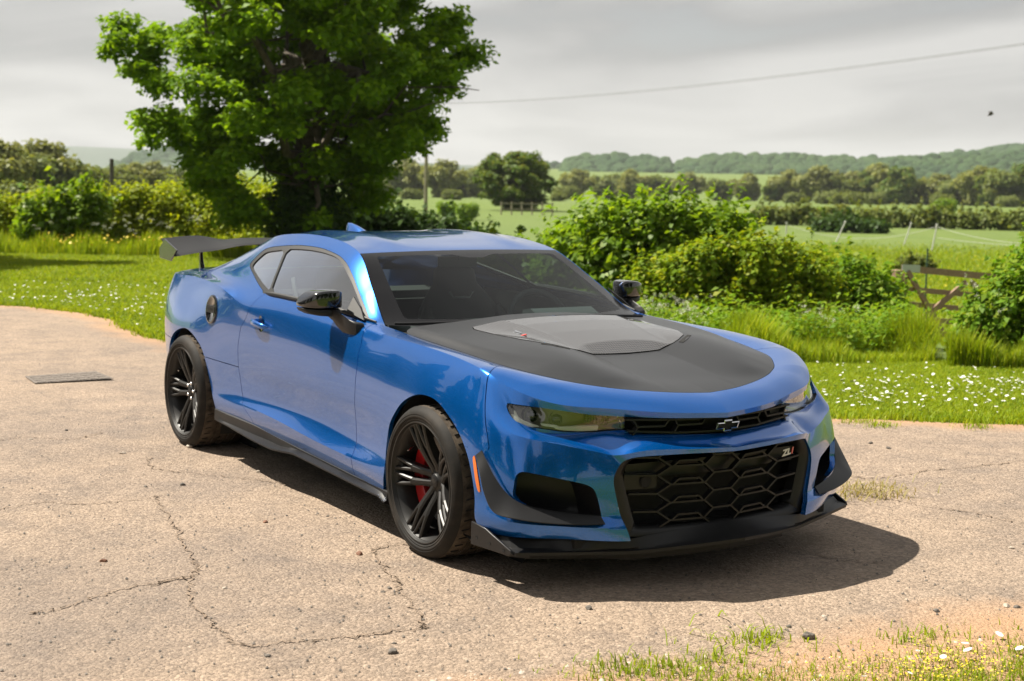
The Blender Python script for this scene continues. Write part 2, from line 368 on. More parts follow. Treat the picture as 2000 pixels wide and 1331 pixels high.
class Shell:
    """vertices [n, >=3] (x, w, z, nx, nw, nz, ...extra) and polygon faces"""
    def __init__(s, V, F): s.V = V; s.F = F
    @staticmethod
    def grid(G, flip=False):
        nu, nv = G.shape[:2]
        du = np.gradient(G, axis=0); dv = np.gradient(G, axis=1); N = np.cross(du, dv); N /= np.linalg.norm(N, axis=2)[..., None]+1e-12
        if flip: N = -N
        uu, vv = np.meshgrid(np.linspace(0, 1, nu), np.linspace(0, 1, nv), indexing='ij')
        V = np.concatenate([G, N, uu[..., None], vv[..., None]], 2).reshape(-1, 8)
        i = np.arange(nu*nv).reshape(nu, nv)
        q = np.stack([i[:-1, :-1], i[1:, :-1], i[1:, 1:], i[:-1, 1:]], 2).reshape(-1, 4)
        if flip: q = q[:, ::-1]
        return Shell(V, q.tolist())
    def cut(s, d):
        """keep d > 0"""
        d = np.where(np.abs(d) < 1e-7, 1e-7, d)
        pos = d > 0; V = [None]; newV = []; cache = {}; F = []
        n0 = len(s.V)
        for f in s.F:
            k = sum(pos[i] for i in f)
            if k == 0: continue
            if k == len(f): F.append(list(f)); continue
            out = []
            for a, b in zip(f, f[1:]+f[:1]):
                if pos[a]: out.append(a)
                if pos[a] != pos[b]:
                    key = (a, b) if a < b else (b, a)
                    if key not in cache:
                        t = d[a]/(d[a]-d[b]); cache[key] = n0+len(newV); newV.append(s.V[a]+t*(s.V[b]-s.V[a]))
                    out.append(cache[key])
            if len(out) >= 3: F.append(out)
        VV = np.concatenate([s.V, np.array(newV)]) if newV else s.V
        return Shell(VV, F).clean()
    def clean(s):
        used = np.zeros(len(s.V), bool)
        for f in s.F: used[f] = True
        idx = np.cumsum(used)-1
        return Shell(s.V[used], [[int(idx[i]) for i in f] for f in s.F])
    def offset(s, k): V = s.V.copy(); V[:, :3] += k*V[:, 3:6]; return Shell(V, s.F)
    def flange(s, depth, skip_centre=True, direction=None):
        E = {}
        for f in s.F:
            for a, b in zip(f, f[1:]+f[:1]): E[(a, b)] = E.get((a, b), 0)+1
        bd = [(a, b) for (a, b) in E if (b, a) not in E]
        if skip_centre: bd = [(a, b) for a, b in bd if not (s.V[a, 1] < 1e-4 and s.V[b, 1] < 1e-4)]
        m = {}; add = []; F = [list(f) for f in s.F]
        def inner(i):
            if i not in m:
                v = s.V[i].copy(); dr = -v[3:6] if direction is None else np.asarray(direction, float)
                v[:3] += dr*depth
                if s.V[i, 1] < 1e-4: v[1] = 0
                m[i] = len(s.V)+len(add); add.append(v)
            return m[i]
        for a, b in bd: F.append([b, a, inner(a), inner(b)])
        return Shell(np.concatenate([s.V, np.array(add)]) if add else s.V, F)
def side_mesh(sh, side):
    """side -1: right of the car (y = -w), +1: left"""
    V = sh.V[:, :3].copy(); V[:, 1] *= side
    F = sh.F if side < 0 else [f[::-1] for f in sh.F]
    return V, F
def both_mesh(sh):
    V1, F1 = side_mesh(sh, -1); V2, F2 = side_mesh(sh, 1); n = len(V1)
    V = np.concatenate([V1, V2]); F = [list(f) for f in F1]+[[i+n for i in f] for f in F2]
    # weld the centre line
    ctr = {}; mp = np.arange(len(V))
    for i in range(len(V)):
        if abs(V[i, 1]) < 1e-4:
            k = (round(V[i, 0], 4), round(V[i, 2], 4))
            if k in ctr: mp[i] = ctr[k]
            else: ctr[k] = i
    F = [[int(mp[i]) for i in f] for f in F]
    return V, F

# ---------------- car materials ----------------
t = NT('paint'); t.set(Base_Color=(.004, .075, .36), Metallic=.66, Roughness=.21, Coat_Weight=1.0, Coat_Roughness=.008, Coat_IOR=1.6)
fl = t.n('ShaderNodeTexVoronoi', {'Scale': 900.0}); t.l(t.coords(), fl.inputs['Vector'])
t.col(t.mix(.3, (.0, .112, .46), t.mix(fl.outputs['Distance'], (.0, .052, .26), (.001, .23, .80))))
plain('satin_black', (.010, .010, .011), .42, 0, Specular_IOR_Level=.32); plain('frit', (.008, .008, .009), .10, 0, Specular_IOR_Level=.22)
plain('matte_black', (.017, .018, .020), .33, 0, Specular_IOR_Level=.45)
plain('gloss_black', (.006, .006, .007), .12, 0, Coat_Weight=1.0, Coat_Roughness=.02)
plain('deep_black', (.004, .004, .004), .85)
plain('rubber_trim', (.014, .014, .014), .5, 0, Specular_IOR_Level=.35)
plain('chrome', (.75, .75, .76), .12, 1.0)
plain('badge_red', (.55, .03, .015), .25, 0, Coat_Weight=1.0)
plain('amber', (.75, .17, .015), .2, 0, Coat_Weight=1.0)
plain('caliper_red', (.42, .008, .01), .3, 0, Coat_Weight=1.0)
plain('disc_steel', (.28, .27, .26), .35, 1.0)
plain('rim_black', (.009, .0085, .008), .46, .0, Specular_IOR_Level=.5)
def glass(name, col, alpha_dark):
    t = NT(name); t.t.nodes.remove(t.b)
    tr = t.n('ShaderNodeBsdfTransparent', {'Color': (*col, 1)}); gl = t.n('ShaderNodeBsdfGlossy', {'Roughness': .0, 'Color': (1, 1, 1, 1)})
    fr = t.n('ShaderNodeFresnel', {'IOR': 1.52}); bf = t.n('ShaderNodeNewGeometry').outputs['Backfacing']; t.l(t.math('SUBTRACT', 1.52, t.math('MULTIPLY', bf, 1.52-1/1.52)), fr.inputs['IOR']); mx = t.n('ShaderNodeMixShader')
    # two surfaces of a pane: roughly double the single-interface reflectance
    k = t.math('MULTIPLY', fr.outputs[0], alpha_dark, clamp=True)
    t.l(k, mx.inputs[0]); t.l(tr.outputs[0], mx.inputs[1]); t.l(gl.outputs[0], mx.inputs[2]); t.l(mx.outputs[0], t.out.inputs[0])
glass('windscreen_glass', (.66, .78, .75), .5)
glass('side_glass', (.68, .76, .72), 4.2)
glass('lamp_glass', (.80, .81, .78), 2.4)
def carbon(name, s, rough, coat, ior):
    t = NT(name); co = t.coords('UV' if False else 'Object')
    mp = t.n('ShaderNodeMapping', {'Scale': (s, s, s)}); t.l(co, mp.inputs[0])
    sx = t.n('ShaderNodeSeparateXYZ'); t.l(mp.outputs[0], sx.inputs[0])
    a = t.math('ADD', sx.outputs[0], sx.outputs[1]); b = t.math('SUBTRACT', sx.outputs[0], sx.outputs[1])
    w1 = t.math('SINE', t.math('MULTIPLY', a, 6.2832)); w2 = t.math('SINE', t.math('MULTIPLY', b, 6.2832))
    c = t.math('ADD', t.math('MULTIPLY', t.math('MULTIPLY', w1, w2), .5), .5)
    t.col(t.ramp(c, [(.35, (.006, .006, .007)), (.65, (.075, .066, .060))])); t.set(Roughness=rough, Metallic=.3, Coat_Weight=coat, Coat_Roughness=.02, Coat_IOR=ior)
carbon('carbon', 40, .35, 1.0, 2.7); carbon('carbon_dark', 62, .4, .5, 1.4)
t = NT('tyre'); co = t.coords(); n1 = t.noise(co, 9, 6, .6); n2 = t.noise(co, 60, 4, .6)
t.col(t.mix(t.ramp(n1, [(.42, (0, 0, 0)), (.66, (1, 1, 1))]), (.013, .012, .011), (.030, .025, .020))); t.set(Roughness=.7, Specular_IOR_Level=.2); t.bump(n2, .12, .002)
t = NT('tread'); co = t.coords(); n1 = t.noise(co, 14, 8, .7, .4); n2 = t.noise(co, 90, 5, .7)
t.col(t.mix(t.ramp(n1, [(.35, (0, 0, 0)), (.7, (1, 1, 1))]), (.030, .026, .022), (.15, .12, .092))); t.set(Roughness=.95, Specular_IOR_Level=.1); t.bump(n2, .4, .003)
plain('upholstery', (.03, .031, .032), .8)
plain('dash_grey', (.03, .032, .034), .7)
plain('belt_grey', (.35, .36, .36), .7)
plain('lamp_inner', (.15, .135, .12), .28, .6)
plain('drl_white', (.75, .76, .74), .3)
plain('white_print', (.8, .8, .78), .5)

# =====================================================================
#  THE CAR
# =====================================================================
car = empty('sports_car', (0, 0, ZOFF)); tag(car, 'metallic blue sports coupe with matte black bonnet and carbon rear wing', 'car')
G_low, G_cab = flank_grids()
S_low = Shell.grid(G_low); S_cab = Shell.grid(G_cab)
def _orient(S):
    i = len(S.V)//2
    c = S.V[:, :3].mean(0)*[1, 0, 1]
    if ((S.V[:, :3]-c)*S.V[:, 3:6]).sum(1).mean() < 0:
        S.V[:, 3:6] *= -1; S.F = [f[::-1] for f in S.F]
    # face winding for the right side (y=-w mirrors, so faces are flipped once)
    f = S.F[len(S.F)//2]; P = S.V[f, :3]; n = np.cross(P[1]-P[0], P[2]-P[0]); 
    if n@S.V[f[0], 3:6] > 0: S.F = [f[::-1] for f in S.F]
    return S
_orient(S_low); _orient(S_cab)
ARCH_F = [(1.058,.10),(1.045,.311),(1.032,.39),(1.038,.45),(1.062,.52),(1.113,.575),(1.177,.628),(1.255,.667),(1.337,.691),(1.416,.697),(1.495,.688),(1.574,.658),(1.656,.613),(1.724,.559),(1.776,.495),(1.808,.42),(1.824,.34),(1.822,.269),(1.82,.10)]
ARCH_R = [(-1.84,.10),(-1.83,.30),(-1.81,.45),(-1.761,.555),(-1.643,.646),(-1.493,.692),(-1.372,.692),(-1.242,.652),(-1.148,.595),(-1.083,.495),(-1.036,.389),(-.985,.296),(-.95,.10)]
NOSE = [(-.2,.664),(.0,.664),(.046,.666),(.265,.674),(.431,.682),(.535,.689),(.616,.702),(.713,.716),(.800,.727),(.803,.705),(.800,.680),(.790,.662),(.744,.640),(.632,.621),(.536,.618),(.413,.627),(.331,.614),(.211,.605),(.078,.600),(.0,.599),(-.2,.599)]
FOG = [(.846,.375),(.839,.446),(.832,.474),(.815,.486),(.753,.472),(.669,.453),(.607,.438),(.580,.418),(.557,.338),(.551,.303),(.562,.293),(.656,.305),(.758,.324)]
GRILLE = [(-.2,.540),(0,.540),(.232,.547),(.39,.548),(.447,.540),(.479,.522),(.510,.474),(.514,.435),(.486,.311),(.449,.215),(.449,.05),(-.2,.05)]
DLO = [(.63,.85),(-.35,.85),(-.462,.972),(-.694,1.026),(-.925,1.082),(-.950,1.100),(-.936,1.137),(-.915,1.172),(-.842,1.190),(-.648,1.208),(-.494,1.218),(-.351,1.219),(-.213,1.216),(-.057,1.201),(.052,1.185),(.156,1.157),(.271,1.106),(.389,1.041),(.504,.979),(.612,.920)]
GLASS_D = [(-.406,.981),(-.5,1.095),(-.592,1.193),(-.452,1.200),(-.311,1.202),(-.172,1.198),(-.028,1.187),(.065,1.169),(.167,1.136),(.295,1.078),(.365,1.040),(.53,.952),(.50,.948),(.35,.958),(0,.972),(-.2,.976)]
GLASS_Q = [(-.445,.990),(-.70,1.042),(-.875,1.080),(-.893,1.097),(-.885,1.12),(-.859,1.155),(-.816,1.168),(-.617,1.189),(-.52,1.095),(-.432,.988)]
def zline(z, pts): P = np.array(sorted(pts, key=lambda p: p[1])); return np.interp(z, P[:, 1], P[:, 0])
D_REAR = [(-.445,.975),(-.495,.938),(-.571,.838),(-.640,.776),(-.670,.665),(-.672,.554),(-.645,.434),(-.61,.371),(-.50,.318),(-.44,.25)]
D_FRONT = [(.655,.925),(.668,.90),(.701,.837),(.710,.722),(.700,.603),(.690,.53),(.690,.411),(.705,.325),(.71,.241),(.71,.2)]
B_SHUT = [(1.768,.826),(1.783,.79),(1.81,.725),(1.842,.66),(1.869,.604),(1.886,.560),(1.880,.54)]
def f_bumper(V):
    x, w, z = V[:, 0], V[:, 1], V[:, 2]
    top = np.clip(.808-w, 0, .2)*.72*(z > .78)
    xs = zline(np.clip(z, .54, .826), B_SHUT)-top
    xs = np.where(z < .54, 1.60, xs)
    a = x-xs
    # the seam below: lower bumper corner reaches back to the arch
    low = np.where(x > 1.60, .54-z, -1)
    return np.maximum(np.where(z >= .54, a, np.minimum(a, 9)), np.where((x < 1.9), low, -1))
GAP = .0022
def arch_cut(S):
    for A, xc in ((ARCH_F, 1.4), (ARCH_R, -1.4)):
        d = poly_sdf(S.V[:, [0, 2]], rounded(A, 4)); d = np.where((S.V[:, 1] > .55) & (abs(S.V[:, 0]-xc) < .6), d, -1)
        S = S.cut(-d)
    return S
low = arch_cut(S_low)
# ---- front bumper
fb = low.cut(f_bumper(low.V)-GAP)
for poly, xmin in ((NOSE, 1.84), (FOG, 1.9), (GRILLE, 2.0)):
    d = poly_sdf(fb.V[:, [1, 2]], chaikin(poly, 1, .1) if poly is NOSE else chaikin(poly, 2)); d = np.where(fb.V[:, 0] > xmin, d, -1); fb = fb.cut(-d)
nose_area = low.cut(np.where(low.V[:, 0] > 1.84, poly_sdf(low.V[:, [1, 2]], chaikin(NOSE, 1, .1)), -1))
fog_area = low.cut(np.where(low.V[:, 0] > 1.9, poly_sdf(low.V[:, [1, 2]], chaikin(FOG, 2)), -1))
V, F = both_mesh(fb.flange(.022)); bumper = mesh_obj('front_bumper', V, F, 'paint', car, True, 24)
rest = low.cut(-f_bumper(low.V)-GAP)
# ---- doors
d1 = rest.V[:, 0]-zline(rest.V[:, 2], D_REAR); d2 = zline(rest.V[:, 2], D_FRONT)-rest.V[:, 0]
door = rest.cut(np.minimum(d1, d2)-GAP)
fen = rest.cut(-d2-GAP); 
qtr = rest.cut(-(rest.V[:, 0]-zline(rest.V[:, 2], D_REAR))-GAP)
# pillars, roof rail and C pillar from the cab rows
cabp = S_cab.cut(-poly_sdf(S_cab.V[:, [0, 2]], chaikin(DLO, 1)))
seam = poly_sdf(qtr.V[:, [0, 2]], [(-1.2, .2), (-1.2, .568), (-.4, .560), (-.4, .2)])
qlow = qtr.cut(seam-.002); qtr = qtr.cut(-seam-.002)
rb = np.minimum(.615-qtr.V[:, 2], -1.70-qtr.V[:, 0]); rbump = qtr.cut(rb-.002); qtr = qtr.cut(-rb-.002)
PANEL = {}
for side, nm in ((-1, 'right'), (1, 'left')):
    for key, S in (('door', door), ('front_fender', fen), ('quarter_panel', qtr), ('sill_panel', qlow), ('cab_pillar', cabp)):
        V, F = side_mesh(S.flange(.018, False), side); PANEL[key, side] = mesh_obj(key, V, F, 'paint', car)
V, F = both_mesh(rbump.flange(.02)); mesh_obj('rear_bumper', V, F, 'paint', car)
# ---- roof, glass
ws, rf, bg = [Shell.grid(g) for g in roof_grids()]
for S in (ws, rf, bg):
    _c = S.V[:, 5].mean()
    if _c < 0: S.V[:, 3:6] *= -1
    f = S.F[0]; P = S.V[f, :3]; n = np.cross(P[1]-P[0], P[2]-P[0])
    if n@S.V[f[0], 3:6] > 0: S.F = [f[::-1] for f in S.F]
V, F = both_mesh(rf.offset(.0).flange(.012)); roof = mesh_obj('roof', V, F, 'paint', car)

# ---------- small solid builders: all return (V, F) ----------
def join(*parts):
    V = []; F = []
    for v, f in parts:
        n = len(V); V += [tuple(p) for p in np.asarray(v)[:, :3]]; F += [[i+n for i in q] for q in f]
    return np.array(V), F
def loops_skin(L, cap=True, closed=True):
    L = [np.asarray(l, float) for l in L]; m = len(L[0]); V = np.concatenate(L); F = []
    for i in range(len(L)-1):
        for j in range(m if closed else m-1):
            a = i*m+j; b = i*m+(j+1) % m; F.append([a, b, b+m, a+m])
    if cap and closed: F.append(list(range(m))[::-1]); F.append([(len(L)-1)*m+j for j in range(m)])
    return V, F
def box(c, s, bev=0):
    c = np.asarray(c, float); s = np.asarray(s, float)/2
    V = np.array([[x, y, z] for z in (-1, 1) for y in (-1, 1) for x in (-1, 1)])*s+c
    return V, [[0, 2, 3, 1], [4, 5, 7, 6], [0, 1, 5, 4], [2, 6, 7, 3], [0, 4, 6, 2], [1, 3, 7, 5]]
def prism(P, d):
    """closed 3D polygon P extruded by vector d"""
    P = np.asarray(P, float); n = len(P); V = np.concatenate([P, P+np.asarray(d, float)])
    return V, [list(range(n))[::-1], [n+i for i in range(n)]]+[[i, (i+1) % n, n+(i+1) % n, n+i] for i in range(n)]
def bar(path, a, b, up=(0, 0, 1), cap=True, taper=None):
    """rectangular bar along a polyline: half width a (sideways), half height b (along up)"""
    P = np.asarray(path, float); n = len(P); L = []
    for i in range(n):
        t = P[min(i+1, n-1)]-P[max(i-1, 0)]; t /= np.linalg.norm(t)+1e-9
        s = np.cross(t, up); s /= np.linalg.norm(s)+1e-9; u2 = np.cross(s, t)
        k = 1 if taper is None else taper[i]
        L.append([P[i]+s*a*k-u2*b*k, P[i]+s*a*k+u2*b*k, P[i]-s*a*k+u2*b*k, P[i]-s*a*k-u2*b*k])
    return loops_skin(L, cap)
def tube(path, r, n=10, cap=True):
    P = np.asarray(path, float); m = len(P); L = []; rr = np.broadcast_to(np.asarray(r, float), (m,))
    ref = np.array([0, 0, 1.]) if abs((P[-1]-P[0])[2]) < .9*np.linalg.norm(P[-1]-P[0]) else np.array([1., 0, 0])
    for i in range(m):
        t = P[min(i+1, m-1)]-P[max(i-1, 0)]; t /= np.linalg.norm(t)+1e-9
        s = np.cross(t, ref); s /= np.linalg.norm(s)+1e-9; u = np.cross(s, t)
        L.append([P[i]+rr[i]*(math.cos(a)*s+math.sin(a)*u) for a in np.linspace(0, 2*math.pi, n, endpoint=False)])
    return loops_skin(L, cap)
def lathe(prof, n=64, axis='y'):
    """profile [(r, h)] spun about the axis"""
    L = []
    for a in np.linspace(0, 2*math.pi, n, endpoint=False):
        L.append([(r*math.cos(a), h, r*math.sin(a)) for r, h in prof])
    V = np.concatenate([np.asarray(l, float) for l in L]); m = len(prof); F = []
    for i in range(n):
        for j in range(m-1):
            a = i*m+j; b = ((i+1) % n)*m+j; F.append([a, a+1, b+1, b])
    return V, F
def sup_loop(x, w, z, a, b, e=4.0, n=28):
    """superellipse loop in the x-z plane at lateral station w"""
    t = np.linspace(0, 2*math.pi, n, endpoint=False); c, s = np.cos(t), np.sin(t)
    return np.stack([x+a*np.sign(c)*abs(c)**(2/e), np.full(n, w), z+b*np.sign(s)*abs(s)**(2/e)], 1)
def mirrored(VF):
    V, F = VF; V = np.asarray(V, float).copy(); V[:, 1] *= -1; return V, [f[::-1] for f in F]
def fixn(o):
    """make normals of a closed mesh point outwards"""
    bm = bmesh.new(); bm.from_mesh(o.data); bmesh.ops.recalc_face_normals(bm, faces=bm.faces); bm.to_mesh(o.data); bm.free(); return o
def solid(name, VF, mat, parent, angle=35, bevel=0, smooth=True):
    o = mesh_obj(name, VF[0], VF[1], mat, parent, smooth, angle); fixn(o)
    if bevel:
        md = o.modifiers.new('bevel', 'BEVEL'); md.width = bevel; md.segments = 2; md.limit_method = 'ANGLE'; md.angle_limit = R_(40)
        if smooth: md.harden_normals = False
    if smooth: o.data.shade_smooth(); o.data.set_sharp_from_angle(angle=R_(angle))
    return o
def text_obj(name, body, size, mat, parent, extrude=.001, shear=0.0, bold=.0):
    cu = bpy.data.curves.new(name, 'FONT'); cu.body = body; cu.size = size; cu.extrude = extrude; cu.shear = shear; cu.offset = bold
    cu.align_x = 'CENTER'; cu.align_y = 'CENTER'; tmp = bpy.data.objects.new(name, cu); COL.objects.link(tmp)
    dg = bpy.context.evaluated_depsgraph_get(); me = bpy.data.meshes.new_from_object(tmp.evaluated_get(dg)); bpy.data.objects.remove(tmp)
    o = bpy.data.objects.new(name, me); me.name = name; me.materials.clear(); me.materials.append(MATS[mat]); COL.objects.link(o); o.parent = parent
    return o
def frame(o, origin, xdir, ydir):
    x = Vector(xdir).normalized(); z = x.cross(Vector(ydir)).normalized(); y = z.cross(x)
    o.matrix_local = Matrix(((x.x, y.x, z.x, origin[0]), (x.y, y.y, z.y, origin[1]), (x.z, y.z, z.z, origin[2]), (0, 0, 0, 1))); return o
def R_pt(p): return (p[0], -p[1], p[2])           # (x, w, z) -> right side of the car

# ---------- hood ----------
hg = Shell.grid(hood_grid())
if hg.V[:, 5].mean() < 0: hg.V[:, 3:6] *= -1
f = hg.F[0]; P = hg.V[f, :3]
if np.cross(P[1]-P[0], P[2]-P[0])@hg.V[f[0], 3:6] > 0: hg.F = [q[::-1] for q in hg.F]
HOUT = [(.865, -.3)]+[(.865, 0), (.868, .55), (.875, .68), (.885, .705), (.905, .714)]+[(x, w) for x, w, z in HE if x > .92]+[(2.146, -.3)]
hood_s = hg.cut(poly_sdf(hg.V[:, [0, 1]], HOUT)-.0022)
INS = [(1.0, -.3), (1.0, .0), (1.0, .33), (1.03, .45), (1.08, .470), (1.24, .453), (1.40, .430), (1.50, .385), (1.547, .319), (1.568, .271), (1.585, .178), (1.592, 0), (1.592, -.3)]
hood_s = hood_s.cut(-poly_sdf(hood_s.V[:, [0, 1]], INS))
V, F = both_mesh(hood_s.flange(.016)); hood = mesh_obj('hood', V, F, 'matte_black', car)
# carbon extractor insert: rises from its outline to a flat top
xi = np.linspace(.97, 1.60, 110); wi = np.linspace(0, .5, 80); XI, WI = np.meshgrid(xi, wi, indexing='ij')
D = poly_sdf(np.stack([XI.ravel(), WI.ravel()], 1), INS).reshape(XI.shape)
CRS = np.array([(.943, .335), (1.0, .325), (1.193, .285), (1.292, .262), (1.415, .245), (1.50, .25), (1.60, .25)])
side_d = WI-np.interp(XI, CRS[:, 0], CRS[:, 1])
ztop = np.interp(XI, [.97, 1.05, 1.2, 1.35, 1.45, 1.6], [.958, .964, .951, .925, .904, .872])-.01*(WI/.3)**2
zb = hood_height(XI, WI)
edge = np.clip(D/.16, 0, 1)
zside = zb+.002+(np.clip(ztop-zb, 0, 1))*np.clip(1-side_d/.16, 0, 1)
ZI = np.where(side_d > 0, zside, ztop); ZI = np.minimum(ZI, zb+.003+D*.35)
for _ in range(2):
    ZI[1:-1, 1:-1] = .4*ZI[1:-1, 1:-1]+.15*(ZI[:-2, 1:-1]+ZI[2:, 1:-1]+ZI[1:-1, :-2]+ZI[1:-1, 2:])
    ZI[1:-1, 0] = ZI[1:-1, 1]
ig = Shell.grid(np.stack([XI, WI, ZI], 2))
if ig.V[:, 5].mean() < 0: ig.V[:, 3:6] *= -1
f = ig.F[0]; P = ig.V[f, :3]
if np.cross(P[1]-P[0], P[2]-P[0])@ig.V[f[0], 3:6] > 0: ig.F = [q[::-1] for q in ig.F]
ig = ig.cut(poly_sdf(ig.V[:, [0, 1]], INS)-.003)
V, F = both_mesh(ig.flange(.02)); mesh_obj('hood_insert', V, F, 'carbon', hood, angle=50)
for sg in (-1, 1): solid('vent_slot', prism([(x, w*sg, float(hood_height(np.array([x]), np.array([w]))[0])+.0) for x, w in ((1.51, .395), (1.55, .335), (1.575, .295), (1.595, .305), (1.57, .35), (1.525, .405))], (0, 0, .002)), 'deep_black', hood)
solid('hood_underside', box((1.35, 0, .70), (1.1, 1.25, .10)), 'deep_black', hood)

# ---------- windscreen with printed black border ----------
def param_cut(S, fn): return S.cut(fn(S.V[:, 6], S.V[:, 7]))
inner_w = lambda u, v: np.minimum(np.minimum(u-(.075+.05*np.exp(-((1-v)/.16)**4)), .90-u), v-.115)
inner = param_cut(ws, inner_w); rim = param_cut(ws, lambda u, v: -inner_w(u, v))
V, F = both_mesh(inner); wscreen = mesh_obj('windscreen', V, F, 'windscreen_glass', car)
V, F = both_mesh(rim); mesh_obj('windscreen_border', V, F, 'frit', wscreen)
inner_b = lambda u, v: np.minimum(np.minimum(u-.08, .88-u), v-.12)
V, F = both_mesh(param_cut(bg, inner_b)); bglass = mesh_obj('rear_window', V, F, 'side_glass', car)
V, F = both_mesh(param_cut(bg, lambda u, v: -inner_b(u, v))); mesh_obj('rear_window_border', V, F, 'frit', bglass)

# ---------- side windows and their black surround ----------
gd = S_cab.cut(poly_sdf(S_cab.V[:, [0, 2]], chaikin(GLASS_D, 1))).offset(-.007)
gq = S_cab.cut(poly_sdf(S_cab.V[:, [0, 2]], chaikin(GLASS_Q, 1))).offset(-.007)
ring = S_cab.cut(poly_sdf(S_cab.V[:, [0, 2]], chaikin(DLO, 1))-.001)
for g in (GLASS_D, GLASS_Q): ring = ring.cut(-poly_sdf(ring.V[:, [0, 2]], chaikin(g, 1)))
ring = ring.offset(-.002).flange(.008, False)
bx_ = np.linspace(-.44, .63, 40); bt = []
for side in (-1, 1):
    V, F = side_mesh(ring, side); tr = mesh_obj('window_surround', V, F, 'rubber_trim', car)
    V, F = side_mesh(gd, side); o = mesh_obj('door_window', V, F, 'side_glass', car)
    V, F = side_mesh(gq, side); o = mesh_obj('quarter_window', V, F, 'side_glass', car)
    # belt moulding along the door top
    path = pspl(U, ROWS[8], np.linspace(-.44, .66, 30)); path[:, 2] += .006; path[:, 1] += .002; path[:, 1] *= side
    solid('belt_moulding', tube(path, np.interp(np.linspace(0, 1, 30), [0, .06, .9, 1], [.004, .011, .011, .004]), 10), 'rubber_trim', tr)
# roof drip moulding: dark joint between roof and rail
# ---------- deck lid between the haunches ----------
dk = G_low[:, -1]; e = dk[(np.arange(len(dk)) < 62)]
dl = []
ecurve = pspl(U[:6], [r for r in ROWS[8][:6]], np.linspace(-3.0, -1.75, 40))
CC = np.stack([np.linspace(-2.12, -1.80, 40), 0*np.linspace(0, 1, 40), np.linspace(.993, 1.0, 40)], 1)
CC[:, 0] = np.minimum(CC[:, 0], -1.78); ecurve[0, 1] = 1e-5
dg_ = np.stack([ecurve*(1-t)+CC*t for t in np.linspace(0, 1, 12)], 1); S = Shell.grid(dg_)
V, F = both_mesh(S); deck = mesh_obj('deck_lid', V, F, 'paint', car); fixn(deck)

# ---------- dark inner body so that nothing shows through: floor pan, wheel housings, bulkheads ----------
solid('floor_pan', box((0.15, 0, .215), (4.0, 1.30, .05)), 'deep_black', car)
pan = [box((.95, 0, .55), (.05, 1.36, .62)), box((-1.05, 0, .55), (.05, 1.3, .62)), box((1.45, 0, .55), (.95, .95, .45)), box((-1.55, 0, .55), (.8, 1.05, .5))]
for q in pan: solid('inner_structure', q, 'deep_black', car)
for side in (-1, 1):
    for xc, A in ((1.43, .43), (-1.40, .44)):
        prof = [(A, .93), (A, .60), (.0, .60)]
        Vv, Ff = lathe([(A-.025, .845), (A-.015, .60), (.02, .60)], 40); Vv = Vv.copy(); Vv[:, 0] += xc; Vv[:, 2] += .33; Vv[:, 1] *= side
        keep = [q for q in Ff if max(Vv[i, 2] for i in q) > .16]
        mesh_obj('wheel_housing', Vv, keep, 'deep_black', car)
    V = [(-.98, .62*side, .22), (1.06, .62*side, .22), (1.06, .62*side, .9), (-.98, .62*side, .9)]
    # inner door card
    V = [(-.9, .80*side, .24), (1.05, .80*side, .24), (1.0, .775*side, .86), (.68, .765*side, .90), (-.2, .79*side, .93), (-.9, .78*side, .93)]
    mesh_obj('door_card', V, [[0, 1, 2, 3, 4, 5]], 'upholstery', car, smooth=False)

